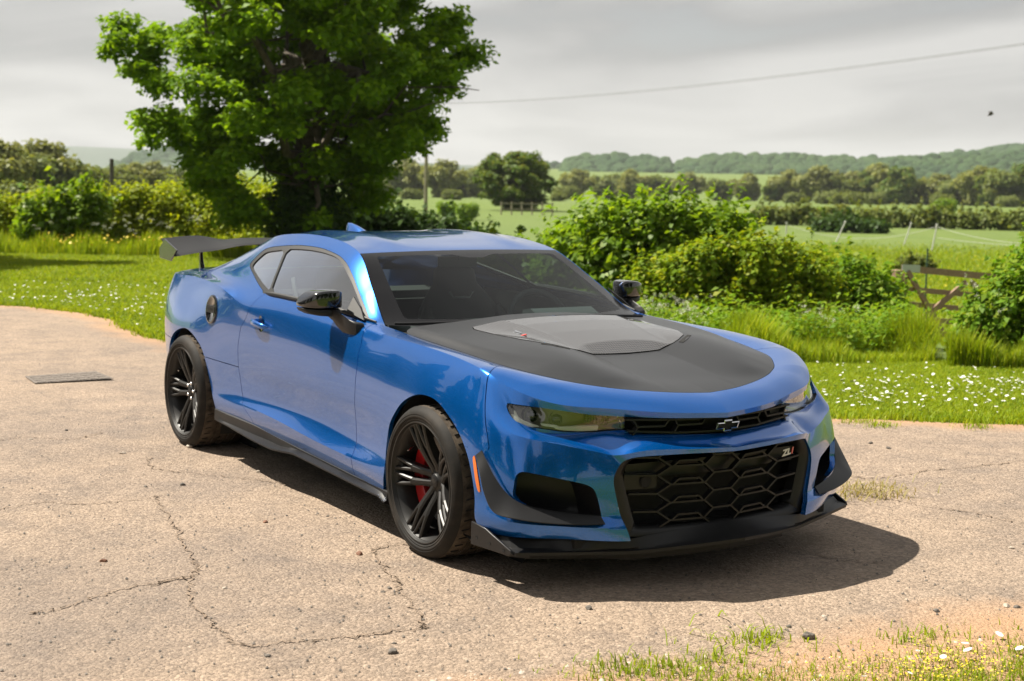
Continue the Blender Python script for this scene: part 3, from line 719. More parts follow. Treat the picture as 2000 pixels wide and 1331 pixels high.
# ---------- wheels ----------
def make_wheel(name, R0, tw, rim_out):
    """wheel centred on its hub, axis y, outer face towards -y; the rim flange plane is y = 0"""
    wh = empty(name); wh.parent = car
    hw = tw/2; yc = hw-.012                         # tyre centre lies inboard (+y)
    # tyre section: outer bead -> sidewall -> shoulder -> tread -> inner sidewall
    side = [(.250, .012), (.2548, .004), (.2575, -.003), (.264, -.006), (.2655, -.0045), (.268, -.0045), (.2695, -.0075), (.280, -.0085), (.2815, -.007), (.2835, -.007), (.285, -.0085), (.294, -.006), (R0-.018, .002), (R0-.010, .012)]
    tr = [(R0-.004, .022)]
    grooves = [.30*tw, .43*tw, .57*tw, .70*tw]
    y = .018
    for g in grooves:
        tr += [(R0-.001, g-.006), (R0-.007, g-.005), (R0-.007, g+.005), (R0-.001, g+.006)]
    tr += [(R0-.004, tw-.04), (R0-.012, tw-.03)]
    inner = [(R0-.03, tw-.012), (.28, tw-.002), (.25, tw-.02), (.243, tw-.03)]
    V, F = lathe(side+tr[:1], 96); V[:, 2] = np.maximum(V[:, 2], -R0+.002)
    ty = solid('tyre_sidewall', (V, F), 'tyre', wh, 60)
    V, F = lathe(tr+inner, 96); V[:, 2] = np.maximum(V[:, 2], -R0+.002)
    td = solid('tyre_tread', (V, F), 'tread', wh, 40)
    # sipes across the shoulder
    sp = []
    for k in range(44):
        a = 2*math.pi*k/44; ca, sa = math.cos(a), math.sin(a)
        for yy, L in ((.035, .034), (.12+.02*(k % 2), .03)):
            c = np.array([(R0-.0015)*ca, yy+L/2, (R0-.0015)*sa]); tdir = np.array([-sa, 0, ca])*.0014; ydir = np.array([.0, L/2, 0])+tdir*2.0; ndir = np.array([ca, 0, sa])*.0030
            P = [c-tdir-ydir, c+tdir-ydir, c+tdir+ydir, c-tdir+ydir]; sp.append(prism([p-ndir for p in P], 2*ndir))
    so_ = solid('tread_sipes', join(*sp), 'deep_black', td, smooth=False); so_['kind'] = 'stuff'
    # rim: flange, barrel
    rim = solid('rim', lathe([(.2415, .012), (.2535, .008), (.2552, 0), (.2535, -.0045), (.2490, -.0040), (.2455, .006), (.2430, .014), (.2380, .020), (.2290, .050), (.2240, .10), (.2230, tw-.05), (.243, tw-.02)], 96), 'rim_black', wh, 50)
    hy = rim_out                                     # hub face depth below the flange plane
    hub = solid('hub', lathe([(.001, hy-.004), (.028, hy-.004), (.031, hy), (.040, hy+.004), (.058, hy+.012), (.066, hy+.03), (.066, hy+.08)], 48), 'rim_black', rim, 40)
    cap = solid('hub_cap', lathe([(.0001, hy-.0075), (.025, hy-.0075), (.0285, hy-.005), (.029, hy)], 40), 'gloss_black' if False else 'satin_black', rim, 40)
    bow = [(-.018, .0045), (-.0055, .0045), (-.0055, .0085), (.0075, .0085), (.0075, .0045), (.020, .0045), (.016, -.0045), (.0045, -.0045), (.0045, -.0085), (-.0085, -.0085), (-.0085, -.0045), (-.022, -.0045)]
    solid('cap_emblem', prism([(x, hy-.0088, z) for x, z in bow], (0, .0016, 0)), 'rim_black', cap, smooth=False)
    for k in range(5):
        a = math.pi+2*math.pi*k/5; ca, sa = math.cos(a), math.sin(a)
        def P(r, t, y): return np.array([r*ca-t*sa, y, r*sa+t*ca])
        parts = []
        for s in (-1, 1):
            # stem, then a fork of two arms that reach the barrel
            def arm(path):
                L = []
                for r, t, wdt, yf, dep in path:
                    L.append([P(r, t-wdt, yf+.006), P(r, t-wdt*.45, yf), P(r, t+wdt*.45, yf), P(r, t+wdt, yf+.006), P(r, t+wdt*.8, yf+dep), P(r, t-wdt*.8, yf+dep)])
                return loops_skin(L)
            yf = lambda r: .014+(hy-.012)*((.240-r)/.19)**1.6 if r < .24 else .014
            parts.append(arm([(.035, s*.017, .016, hy+.004, .04), (.06, s*.021, .0155, yf(.06), .045), (.10, s*.025, .015, yf(.10), .045), (.145, s*.030, .0175, yf(.145), .042)]))
            parts.append(arm([(.140, s*.022, .010, yf(.14), .04), (.18, s*.0175, .0088, yf(.18), .036), (.215, s*.0135, .008, yf(.215), .03), (.243, s*.011, .009, .010, .028)]))
            parts.append(arm([(.140, s*.037, .010, yf(.14), .04), (.18, s*.046, .0088, yf(.18), .036), (.215, s*.053, .008, yf(.215), .03), (.240, s*.058, .009, .011, .028)]))
            parts.append(arm([(.205, s*.0135, .004, yf(.205)+.006, .02), (.218, s*.030, .012, yf(.218)+.012, .016), (.236, s*.033, .020, .024, .012)]))
        solid('double_spoke', join(*parts), 'rim_black', rim, 30)
        b = a+math.pi/5
        c = np.array([.045*math.cos(b), hy+.004, .045*math.sin(b)])
        lug = lathe([(.0001, -.012), (.007, -.012), (.010, -.008), (.010, .012)], 8); lv = lug[0].copy()+c
        if name == 'rear_wheel': solid('lug_nut', (lv, lug[1]), 'chrome' if name == 'rear_wheel' else 'disc_steel', hub, 30)
    # valve stem
    solid('valve_stem', tube([(-.205, .075, .105), (-.198, .055, .098), (-.192, .045, .092)], [.006, .005, .004], 8), 'chrome', rim)
    # brake disc and caliper
    solid('brake_disc', lathe([(.08, .115), (.19, .115), (.19, .145), (.08, .145)], 64), 'disc_steel', wh, 40)
    L = []
    for a in np.linspace(R_(140), R_(222), 14) if name == 'front_wheel' else np.linspace(R_(-40), R_(30), 14):
        ca, sa = math.cos(a), math.sin(a); L.append([(r*ca, y, r*sa) for r, y in ((.135, .085), (.205, .085), (.212, .12), (.205, .17), (.135, .17))])
    cal = solid('brake_caliper', loops_skin(L), 'caliper_red', wh, 35, bevel=.004)
    return wh
def copy_tree(o, parent):
    c = o.copy(); COL.objects.link(c); c.parent = parent; c.matrix_parent_inverse = Matrix()
    for ch in list(o.children): copy_tree(ch, c)
    return c
wf = make_wheel('front_wheel', .3215, .300, .072)
wr = make_wheel('rear_wheel', .3240, .320, .050)
for w0, x, z, w in ((wf, 1.406, .333, .915), (wr, -1.406, .3365, .925)):
    l = copy_tree(w0, car)
    w0.location = (x, -w, z); l.location = (x, w, z); l.rotation_euler = (0, 0, math.pi)
wf.rotation_euler = (0, R_(2), 0); wr.rotation_euler = (0, R_(0), 0)

# ---------- front openings: ducts, lamps, grilles ----------
def duct(area, depth, name, parent):
    back = Shell(area.V.copy(), area.F); back.V[:, 0] -= depth
    walls = area.offset(-.001).flange(depth, True, (-1, 0, 0)); walls.F = walls.F[len(area.F):]
    V1, F1 = both_mesh(walls); V2, F2 = both_mesh(back)
    o = mesh_obj(name, *join((V1, F1), (V2, F2)), 'satin_black', parent); return o
duct(nose_area, .085, 'nose_cavity', bumper)
duct(fog_area, .16, 'lower_duct', bumper)
LAMP_IN = .412
for side in (-1, 1):
    lamp = empty('headlight'); lamp.parent = car
    dz = poly_sdf(nose_area.V[:, [1, 2]], chaikin(NOSE, 1, .1))
    xi_ = nose_area.V[:, 1]-(LAMP_IN+(.66-nose_area.V[:, 2])*-.25)
    glass_s = nose_area.cut(np.minimum(xi_, dz-.002)).offset(-.012)
    V, F = side_mesh(glass_s, side); mesh_obj('lens', V, F, 'lamp_glass', lamp)
    hs = nose_area.cut(xi_).offset(-.055); V, F = side_mesh(hs, side); mesh_obj('housing', V, F, 'lamp_inner', lamp)
    # running-light blade along the outer and lower edge
    w_, z_ = nose_area.V[:, 1], nose_area.V[:, 2]
    low_e = (z_ < .70-(.80-w_)*.20) & (w_ > .50)
    band = np.minimum(np.minimum(dz-.004, .019-dz), np.where(low_e, 1, -1)*.01)
    drl = nose_area.cut(band).offset(-.016); V, F = side_mesh(drl.flange(.012, False), side); mesh_obj('running_light', V, F, 'drl_white', lamp)
    for (lw, lz, r) in ((.70, .672, .030), (.615, .662, .027)):
        x0 = np.interp(lw, [.4, .6, .8], [2.10, 2.02, 1.90])
        pr = lathe([(.0001, .020), (r*.55, .016), (r*.85, .006), (r, -.004), (r+.006, -.004), (r+.008, .0), (r+.008, -.035)], 32)
        Vp = np.stack([pr[0][:, 1]+x0-.045, pr[0][:, 0]+lw, pr[0][:, 2]+lz], 1); Vp[:, 1] *= side
        solid('projector', (Vp, pr[1]), 'gloss_black', lamp, 40)
    # indicator block of small prisms towards the inner end
    pz = []
    for i in range(9):
        for j in range(4):
            w0 = .44+i*.011; x0 = np.interp(w0, [.4, .6], [2.105, 2.04])-.03; pz.append(box((x0, w0*side, .648+j*.010+.12*(w0-.44)), (.012, .0085, .008)))
    solid('indicator_prism', join(*pz), 'lamp_inner', lamp, smooth=False)
    solid('lens_edge', bar([(x-.012, w*side, z) for x, w, z in ((2.118, .413, .628), (2.124, .420, .655), (2.122, .434, .681))], .0025, .003), 'chrome', lamp)
# upper slot grille
slot = solid('upper_grille', join(*[bar([(2.238-.36*w*w-.028, w, z) for w, z in pts], .0035, .012, (1, 0, 0)) for pts in
    [[(-.41, .627), (-.2, .612), (0, .607), (.2, .612), (.41, .627)], [(-.42, .672), (-.2, .664), (0, .660), (.2, .664), (.42, .672)]]
    + [[(s*a, .668), (s*(a+.018), .642), (s*(a+.13), .642), (s*(a+.148), .668)] for s in (-1, 1) for a in (.075, .245)]
    + [[(s*a, .642), (s*(a+.02), .612)] for s in (-1, 1) for a in (.205, .375)]]), 'satin_black', car, smooth=False)
# bowtie emblem: chrome outline with black field
def bowtie(k):
    P = [(-.052, .0125), (-.0185, .0125), (-.0185, .023), (.0215, .023), (.0215, .0125), (.060, .0125), (.050, -.0125), (.0185, -.0125), (.0185, -.023), (-.0215, -.023), (-.0215, -.0125), (-.062, -.0125)]
    return [(a*k, b*k) for a, b in P]
out_, in_ = bowtie(1.0), [(a*.90-.0002, b*.76) for a, b in bowtie(1.0)]
n = 12; V = [(2.262, a, .634+b) for a, b in out_]+[(2.264, a, .634+b) for a, b in in_]+[(2.250, a, .634+b) for a, b in out_]+[(2.255, a, .634+b) for a, b in in_]
F = []
for i in range(n):
    j = (i+1) % n; F += [[i, j, n+j, n+i], [i, 2*n+i, 2*n+j, j], [n+i, n+j, 3*n+j, 3*n+i]]
emb = solid('emblem', (np.array(V), F), 'chrome', car, smooth=False)
solid('emblem_field', prism([(2.254, a*.97, .634+b*.97) for a, b in in_], (-.004, 0, 0)), 'deep_black', emb, smooth=False)
# lower grille: bezel, hexagon lattice, dark radiator behind
gx = lambda w: 2.252-.25*w*w
BEZ = np.array([(0, .532), (.20, .534), (.36, .532), (.418, .524), (.445, .498), (.456, .462), (.448, .42), (.424, .335), (.404, .274), (.384, .256), (.2, .250), (0, .246)])
bz_ = np.concatenate([BEZ, (BEZ*[-1, 1])[::-1][1:-1]])
OUT = np.array([(0, .546), (.232, .552), (.39, .553), (.45, .546), (.484, .526), (.517, .476), (.521, .434), (.49, .306), (.455, .232), (.44, .225), (.2, .215), (0, .21)])
ou_ = np.concatenate([OUT, (OUT*[-1, 1])[::-1][1:-1]])
ca_, cb_ = rounded(bz_, 4), rounded(ou_, 4)
L = [[(gx(w)+.006, w, z) for w, z in cb_], [(gx(w)+.004, w, z) for w, z in .45*cb_+.55*ca_], [(gx(w)-.012, w, z) for w, z in ca_], [(gx(w)-.055, w, z) for w, z in ca_*[.985, 1]]]
bez = mesh_obj('lower_grille', *loops_skin(L, False), 'satin_black', car, angle=60); fixn(bez)
L1 = [.553, .482, .410, .338, .268, .20]; L0 = [.517, .446, .374, .303, .233]
segs = []
for s in (-1, 1):
    for i, z in enumerate(L1):
        segs.append([(s*.09, z), (s*.25, z+.004)])
        if z < .52: segs.append([(s*.238, z+.006), (s*.214, z+.024), (s*.118, z+.021), (s*.098, z+.004)])
        if i < 5:
            segs.append([(s*.25, L1[i]+.004), (s*.31, L0[i]+.008), (s*.25, L1[i+1]+.004)])
            segs.append([(s*.31, L0[i]+.008), (s*.47, L0[i]+.016)])
            segs.append([(s*.09, L1[i]), (s*.045, L0[i]), (s*.09, L1[i+1])])
for z in L0: segs.append([(-.045, z), (.045, z)])
gs = []
bzr = rounded(bz_, 4)
for sg in segs:
    pts = []
    for a, b in zip(sg[:-1], sg[1:]):
        for t in np.linspace(0, 1, 9): pts.append((a[0]+(b[0]-a[0])*t, a[1]+(b[1]-a[1])*t))
    pts = np.array(pts); ok = poly_sdf(pts, bzr) > -.004
    pts = pts[ok]
    if len(pts) > 2:
        keep = [0]
        for i in range(1, len(pts)):
            if np.hypot(*(pts[i]-pts[keep[-1]])) > .004: keep.append(i)
        gs.append(bar([(gx(w)-.022, w, z) for w, z in pts[keep]], .0036, .013, (1, 0, 0)))
solid('hexagon_lattice', join(*gs), 'satin_black', bez, 30)
solid('radiator', box((2.06, 0, .38), (.05, .90, .34)), 'deep_black', bez)
solid('bumper_beam', join(bar([(2.12, -.43, .47), (2.15, 0, .47), (2.12, .43, .47)], .05, .03), ), 'satin_black', bez)
th = lathe([(.026, 0), (.026, -.03), (.0001, -.03)], 24); Vt = np.stack([th[0][:, 1]+2.188, th[0][:, 0]-.355, th[0][:, 2]+.432], 1)
solid('tow_cover', prism([(2.186, -.45, .405), (2.20, -.30, .400), (2.20, -.30, .462), (2.186, -.45, .468)], (-.02, 0, 0)), 'satin_black', bez, smooth=False)
th = lathe([(.0001, .004), (.023, .004), (.027, 0)], 24); Vt = np.stack([th[0][:, 1]+2.198, th[0][:, 0]-.352, th[0][:, 2]+.432], 1); solid('tow_hole', (Vt, th[1]), 'deep_black', bez)
# grille badge: white ZL, red 1
def zl1(name, parent, origin, xd, yd, size, base='chrome'):
    b = text_obj(name, 'ZL', size, base, parent, .0015, .25, size*.03); frame(b, origin, xd, yd)
    r = text_obj(name+'_numeral', '1', size, 'badge_red', b, .0018, .25, size*.035); r.location = (size*.76, 0, 0)
    b.scale = (1.35, 1, 1); return b
zl1('grille_badge', bez, (gx(.36)+.004, .352, .487), (-.18, 1, .10), (0, 0, 1), .036, 'white_print')

# ---------- splitter, end plates, canards, sills ----------
SP = [(2.385, 0, .207), (2.335, .17, .193), (2.245, .405, .174), (2.225, .45, .172), (2.15, .66, .177), (2.07, .865, .182), (1.95, .885, .182), (1.82, .885, .182)]
TP = [(2.262, 0, .248), (2.255, .17, .240), (2.225, .40, .222), (2.215, .455, .216), (2.105, .69, .226), (1.985, .845, .224), (1.90, .86, .222), (1.82, .865, .222)]
def split_pts(P, n=6): return rounded(np.array(P), n, closed=False)
def ctrl(P):     # straight runs, small rounding at the kinks
    out = []
    P = np.array(P)
    for i in range(len(P)-1):
        for t in np.linspace(0, 1, 5)[:-1]: out.append(P[i]*(1-t)+P[i+1]*t)
    out.append(P[-1]); return np.array(out)
e_, t_ = ctrl(SP), ctrl(TP)
L = []
for k, (dx, dz) in enumerate(((0, 0),)): pass
rows = [t_, .5*t_+.5*e_+[0, 0, -.012], e_+[-.012, 0, .004], e_, e_+[0, 0, -.012], e_+[-.03, 0, -.016], e_*[1, .97, 1]+[-.20, 0, -.012]]
S = Shell.grid(np.stack(rows, 1)); V, F = both_mesh(S); spl = mesh_obj('front_splitter', V, F, 'satin_black', car, angle=28); fixn(spl)
# air dam lip under the splitter
dam = np.array([(2.30, 0, .19), (2.26, .17, .178), (2.17, .40, .162), (2.10, .48, .162), (1.98, .74, .166), (1.90, .80, .166)])
L = [[p for p in dam], [p+[-.005, 0, -.045] for p in dam], [p+[-.02, 0, -.045] for p in dam]]
V, F = loops_skin([[q[i] for q in L] for i in range(len(dam))], False, False); mesh_obj('air_dam', *join((V, F), mirrored((V, F))), 'rubber_trim', car, smooth=False)
EP = [(1.795, .887, .252), (1.90, .885, .243), (1.945, .882, .228), (2.058, .870, .190), (2.064, .868, .176), (2.045, .871, .166), (1.795, .889, .160)]
for side in (-1, 1):
    ep = solid('splitter_end_plate', prism([(x, w*side, z) for x, w, z in EP], (0, .012*side, 0)), 'satin_black', car, bevel=.003)
    for bx0, bz0 in ((1.84, .196), (1.925, .190), (2.015, .182)):
        c = lathe([(.0001, .0), (.0065, .0), (.0065, .003)], 14); v = c[0].copy(); w0 = np.interp(bx0, [1.795, 2.06], [.889, .870])+.0135
        v = np.stack([v[:, 0]+bx0, side*(w0+v[:, 1]*.2), v[:, 2]+bz0], 1); solid('bolt_hole', (v, c[1]), 'deep_black', ep)
# canard: a ruled blade from the duct round the corner and up the flank
CI = np.array([(2.185, .556, .312), (2.15, .64, .322), (2.095, .745, .338), (2.03, .825, .362), (1.985, .862, .40), (1.945, .884, .45), (1.905, .893, .50), (1.868, .897, .545)])
CO = np.array([(2.215, .555, .288), (2.19, .66, .293), (2.145, .775, .303), (2.085, .875, .318), (2.015, .930, .335), (1.955, .938, .395), (1.905, .930, .465), (1.850, .915, .525)])
ci, co_ = rounded(CI, 5, False), rounded(CO, 5, False)
nrm = np.cross(np.gradient(ci, axis=0), co_-ci); nrm /= np.linalg.norm(nrm, axis=1)[:, None]
ths = nrm*.004
Lc = [[a+t, .5*(a+b)+t*1.1, b+t*.5, b-t*.5, .5*(a+b)-t*1.1, a-t] for a, b, t in zip(ci, co_, ths)]
V, F = loops_skin(Lc)
for side in (-1, 1):
    vv = V.copy(); vv[:, 1] *= side
    solid('canard', (vv, F), 'satin_black', car, 50)
    # amber side marker
    mk = S_low.cut(poly_sdf(S_low.V[:, [0, 2]], chaikin([(1.802, .522), (1.822, .515), (1.858, .385), (1.848, .372), (1.834, .40)], 1))).offset(.003)
    v2, f2 = side_mesh(mk.flange(.004, False), side); mesh_obj('side_marker', v2, f2, 'amber', car)
# side skirts
xs = np.linspace(-.985, 1.065, 42); r0 = pspl(U, ROWS[0], xs)
zt = np.interp(xs, [-.985, -.845, -.45, -.25, .2, .7, 1.065], [.294, .290, .281, .264, .243, .228, .224])
zbld = np.interp(xs, [-.985, -.77, -.145, .0, .10, .785, 1.035, 1.065], [.236, .234, .214, .224, .231, .207, .198, .178])
wo = np.interp(xs, [-.985, -.8, -.4, -.1, .1, .8, 1.0, 1.065], [.893, .905, .925, .925, .912, .912, .912, .905])
wv = np.interp(xs, [-.985, -.8, -.45, -.3, .3, .9, 1.065], [.892, .890, .876, .866, .864, .874, .888])
Ls = []
for i in range(len(xs)):
    x = xs[i]; Ls.append([(x, wv[i]-.012, zt[i]+.006), (x, wv[i]+.001, zt[i]-.001), (x, wv[i]+.001, (zt[i]+zbld[i])/2), (x, wv[i]+.004, zbld[i]+.010), (x, wo[i], zbld[i]+.004), (x, wo[i]+.001, zbld[i]-.003), (x, wo[i]-.03, zbld[i]-.014), (x, .80, zbld[i]-.03), (x, .80, zt[i])])
V, F = loops_skin(Ls)
for side in (-1, 1):
    vv = V.copy(); vv[:, 1] *= side; solid('side_skirt', (vv, F), 'satin_black', car, 30)

# ---------- mirrors ----------
def mirror_parts(side):
    m = empty('door_mirror'); m.parent = car
    def ring(w, xf, xb, z0, z1, e): return sup_loop((xf+xb)/2, w, (z0+z1)/2, (xf-xb)/2, (z1-z0)/2, e)
    cap = [ring(.808, .425, .375, .990, 1.030, 3), ring(.816, .456, .36, .974, 1.052, 7), ring(.835, .466, .352, .973, 1.057, 9), ring(.875, .468, .34, .973, 1.057, 9), ring(.915, .459, .325, .973, 1.053, 9), ring(.945, .443, .31, .973, 1.043, 8), ring(.968, .415, .30, .974, 1.022, 6), ring(.979, .385, .305, .977, 1.002, 3), ring(.983, .36, .315, .980, .992, 2.5)]
    V, F = loops_skin(cap); V[:, 1] *= side; c = solid('mirror_cap', (V, F), 'gloss_black', m, 50)
    bowl = [ring(.812, .420, .37, .945, .965, 3), ring(.822, .450, .36, .932, .972, 4), ring(.86, .455, .345, .931, .972, 4), ring(.91, .445, .33, .935, .972, 4), ring(.95, .425, .312, .943, .972, 4), ring(.972, .395, .305, .955, .972, 3), ring(.981, .365, .315, .965, .973, 2.5)]
    V, F = loops_skin(bowl); V[:, 1] *= side; solid('mirror_bowl', (V, F), 'satin_black', m, 50)
    arm = []
    for x, w, z, a, b in ((.43, .865, .950, .030, .020), (.455, .850, .938, .036, .026), (.50, .845, .918, .044, .032), (.55, .842, .900, .048, .034), (.585, .828, .893, .046, .032), (.60, .79, .890, .04, .028)):
        arm.append(sup_loop(x, w, z, a, b, 4, 20))
    V, F = loops_skin(arm); V[:, 1] *= side; solid('mirror_arm', (V, F), 'satin_black', m, 50)
    g = [ring(.83, .345, .343, .985, 1.045, 5), ring(.95, .306, .304, .985, 1.032, 5)]
    V, F = loops_skin(g); V[:, 1] *= side; solid('mirror_glass', (V, F), 'chrome', m, 40)
    # sail panel in the front corner of the window
    sp = [(.45, .782, .958), (.60, .768, .928), (.535, .750, .970), (.425, .735, 1.022)]
    solid('sail_panel', prism([(x, w*side, z) for x, w, z in sp], (0, .006*side, 0)), 'rubber_trim', m, smooth=False)
for side in (-1, 1): mirror_parts(side)

# ---------- door handle, fuel door, fin, wipers ----------
for side in (-1, 1):
    dpar = PANEL['door', side]
    # finger recess: a dark blue bowl set in the skin
    rec = lathe([(.0001, -.0), (.03, .0015), (.040, .003)], 28); v = np.stack([rec[0][:, 0]*.72-.376, (.8715+rec[0][:, 1])*side, rec[0][:, 2]*1.05+.822], 1)
    solid('handle_recess', (v, rec[1]), 'gloss_black', dpar, 60)
    hd = []
    for x, w, z, a, b in ((-.475, .876, .829, .004, .006), (-.468, .884, .828, .009, .013), (-.44, .893, .826, .012, .0165), (-.39, .897, .822, .012, .0165), (-.33, .895, .817, .011, .015), (-.295, .889, .814, .009, .012), (-.283, .878, .813, .004, .006)):
        t = np.linspace(0, 2*math.pi, 18, endpoint=False); hd.append(np.stack([np.full(18, x), (w+a*np.cos(t))*side, z+b*np.sin(t)], 1))
    solid('door_handle', loops_skin(hd), 'paint', dpar, 60)
fc = lathe([(.0001, .001), (.058, .001), (.064, .005), (.074, .0055), (.079, .003), (.080, -.004)], 48)
v = np.stack([fc[0][:, 0]-1.055, -(.880+fc[0][:, 1]), fc[0][:, 2]+.838], 1); v[:, 1] += (v[:, 2]-.838)*.125
fuel = solid('fuel_cap', (v, fc[1]), 'gloss_black', PANEL['quarter_panel', -1], 40)
bp = [(-1.115, -.8785, .860), (-.995, -.8785, .860), (-.995, -.8835, .820), (-1.115, -.8835, .820)]
solid('fuel_cap_bar', prism(bp, (0, -.006, 0)), 'satin_black', fuel, bevel=.002)
tx = text_obj('fuel_cap_lettering', 'CAMARO', .017, 'rim_black', fuel, .0005, 0, .0003); frame(tx, (-1.055, -.8878, .84), (1, 0, 0), (0, .1, 1))
fin = []
for z, x0, x1, hw in ((1.262, -1.165, -.915, .032), (1.275, -1.165, -.955, .026), (1.29, -1.163, -1.01, .016), (1.302, -1.160, -1.075, .008), (1.307, -1.155, -1.105, .003)):
    t = np.linspace(0, 2*math.pi, 24, endpoint=False); fin.append(np.stack([(x0+x1)/2+(x1-x0)/2*np.cos(t), hw*np.sin(t), np.full(24, z)], 1))
solid('antenna_fin', loops_skin(fin), 'paint', roof, 60)
for pts in ([(.905, -.02, .935), (.88, -.25, .937), (.85, -.45, .928), (.80, -.62, .925), (.765, -.70, .925)], [(.93, .58, .925), (.95, .30, .94), (.955, .05, .945)]):
    wp = solid('wiper', tube(rounded(pts, 4, False), .007, 8), 'satin_black', wscreen)
cowl = [(.86, -.70, .90), (.97, -.35, .92), (1.0, 0, .925), (.97, .35, .92), (.86, .70, .90), (.70, .70, .90), (.84, .35, .91), (.87, 0, .915), (.84, -.35, .91), (.70, -.70, .90)]
mesh_obj('cowl', [(x, y, z-.02) for x, y, z in cowl], [[0, 1, 8, 9], [1, 2, 7, 8], [2, 3, 6, 7], [3, 4, 5, 6]], 'deep_black', car, smooth=False)
b = zl1('hood_badge', hood, (1.262, -.372, .917), (.99, -.03, -.10), (-.02, .94, .30), .052)

# ---------- rear wing ----------
wing = empty('rear_wing'); wing.parent = car
ww = np.array([0, .20, .32, .40, .46, .56, .66, .715])
xl = np.array([-2.055, -2.06, -2.07, -2.08, -2.085, -2.08, -2.075, -2.07]); zl = np.array([1.140, 1.138, 1.128, 1.112, 1.102, 1.092, 1.078, 1.070])
xt = np.array([-2.33, -2.335, -2.34, -2.35, -2.355, -2.36, -2.36, -2.36]); zt_ = np.array([1.165, 1.165, 1.158, 1.172, 1.182, 1.180, 1.172, 1.166])
q = np.linspace(0, .715, 30)
I = lambda a: pspl(ww, a[:, None], q)[:, 0]
Lw = []
for w, a, b, c, d in zip(q, I(xl), I(zl), I(xt), I(zt_)):
    ch = []
    for s in np.linspace(0, 1, 12): ch.append((a+(c-a)*s, w, b+(d-b)*s**1.5+.010*math.sin(math.pi*s**.6)))
    for s in np.linspace(1, 0, 12)[1:-1]: ch.append((a+(c-a)*s, w, b+(d-b)*s**1.5-.012*math.sin(math.pi*s**.7)))
    Lw.append(ch)
V, F = loops_skin(Lw, False)
blade = solid('blade', join((V, F), mirrored((V, F))), 'satin_black', wing, 50)
for side in (-1, 1):
    solid('wing_end_plate', prism([(x, .712*side, z) for x, z in ((-2.375, 1.105), (-2.28, 1.168), (-2.055, 1.108), (-2.17, 1.035), (-2.375, 1.045))], (0, .010*side, 0)), 'gloss_black', wing, bevel=.002)
    Lk = []
    for z, x0, x1, hw in ((.955, -2.29, -2.15, .012), (.985, -2.27, -2.17, .009), (1.03, -2.265, -2.195, .008), (1.07, -2.265, -2.205, .008), (1.125, -2.27, -2.20, .010)):
        t = np.linspace(0, 2*math.pi, 18, endpoint=False); Lk.append(np.stack([(x0+x1)/2+(x1-x0)/2*np.cos(t), .50*side+hw*np.sin(t), np.full(18, z)], 1))
    solid('wing_stalk', loops_skin(Lk), 'gloss_black', wing, 60)

# ---------- interior ----------
solid('dashboard', loops_skin([[(x, w, z) for x, z in ((.93, .84), (.62, .905), (.50, .90), (.44, .84), (.46, .60), (.9, .6))] for w in (-.72, -.5, .5, .72)]), 'dash_grey', car, 40)
solid('instrument_hood', loops_skin([[(x, w, z) for x, z in ((.64, .90), (.54, .942), (.47, .93), (.45, .86), (.6, .85))] for w in (.18, .25, .48, .55)]), 'dash_grey', car, 40)
def seat(y):
    s = empty('seat'); s.parent = car; s.location = (0, y, 0)
    def blk(prof, hws): return loops_skin([[(x, w, z) for x, z in prof] for w in hws])
    solid('seat_cushion', blk([(.18, .36), (.22, .46), (.12, .50), (-.36, .44), (-.36, .34)], (-.25, -.17, .17, .25)), 'upholstery', s, 50, bevel=.02)
    b = []
    for z, x, hw, th in ((.42, -.30, .25, .06), (.55, -.36, .265, .065), (.70, -.42, .275, .07), (.84, -.47, .255, .06), (.93, -.50, .19, .05), (.99, -.52, .135, .045), (1.06, -.535, .125, .045), (1.085, -.54, .10, .03)):
        t = np.linspace(0, 2*math.pi, 24, endpoint=False); c, sn = np.cos(t), np.sin(t)
        b.append(np.stack([x+th*np.sign(c)*abs(c)**.7, hw*np.sign(sn)*abs(sn)**.6, np.full(24, z)], 1))
    back = solid('backrest', loops_skin(b), 'upholstery', s, 60)
    for sg in (-1, 1): solid('side_bolster', tube([(-.28, sg*.235, .48), (-.345, sg*.25, .62), (-.40, sg*.25, .76), (-.44, sg*.22, .86)], [.03, .05, .05, .025], 12), 'upholstery', s, 60)
    solid('harness_slot', bar([(-.452, -.075, .945), (-.447, -.05, .915), (-.444, .05, .915), (-.452, .075, .945)], .004, .005), 'belt_grey', back)
    z = text_obj('seat_lettering', 'ZL1', .05, 'white_print', back, .0005, .25, .0008); frame(z, (-.335, 0, .78), (0, 1, 0), (-.35, 0, 1)); z.scale = (1.5, 1, 1)
    return s
s1 = seat(-.36); s2 = copy_tree(s1, car); s2.location = (0, .36, 0)
solid('seat_belt', bar([(-.45, -.66, 1.05), (-.40, -.655, .85), (-.36, -.65, .55)], .003, .022, (1, 0, 0)), 'belt_grey', car)
sw = empty('steering_wheel'); sw.parent = car; sw.location = (.36, .36, .84); sw.rotation_euler = (0, R_(-25), 0)
a = np.linspace(0, 2*math.pi, 40); solid('wheel_rim', tube([(0, .18*math.cos(t), .18*math.sin(t)) for t in a], .016, 10), 'upholstery', sw, 60)
solid('wheel_spokes', join(bar([(0, -.17, 0), (0, .17, 0)], .012, .02), bar([(0, 0, 0), (0, 0, -.17)], .012, .02, (1, 0, 0))), 'upholstery', sw)
solid('rear_bench', loops_skin([[(x, w, z) for x, z in ((-.62, .40), (-.95, .42), (-1.15, .90), (-1.25, .92), (-1.0, .3))] for w in (-.6, .6)]), 'upholstery', car, 40)
solid('headliner', box((-.45, 0, 1.215), (1.0, .95, .02)), 'dash_grey', car)
solid('inner_mirror', join(box((.12, .0, 1.155), (.02, .22, .055)), box((.15, 0, 1.19), (.02, .02, .05))), 'satin_black', car)

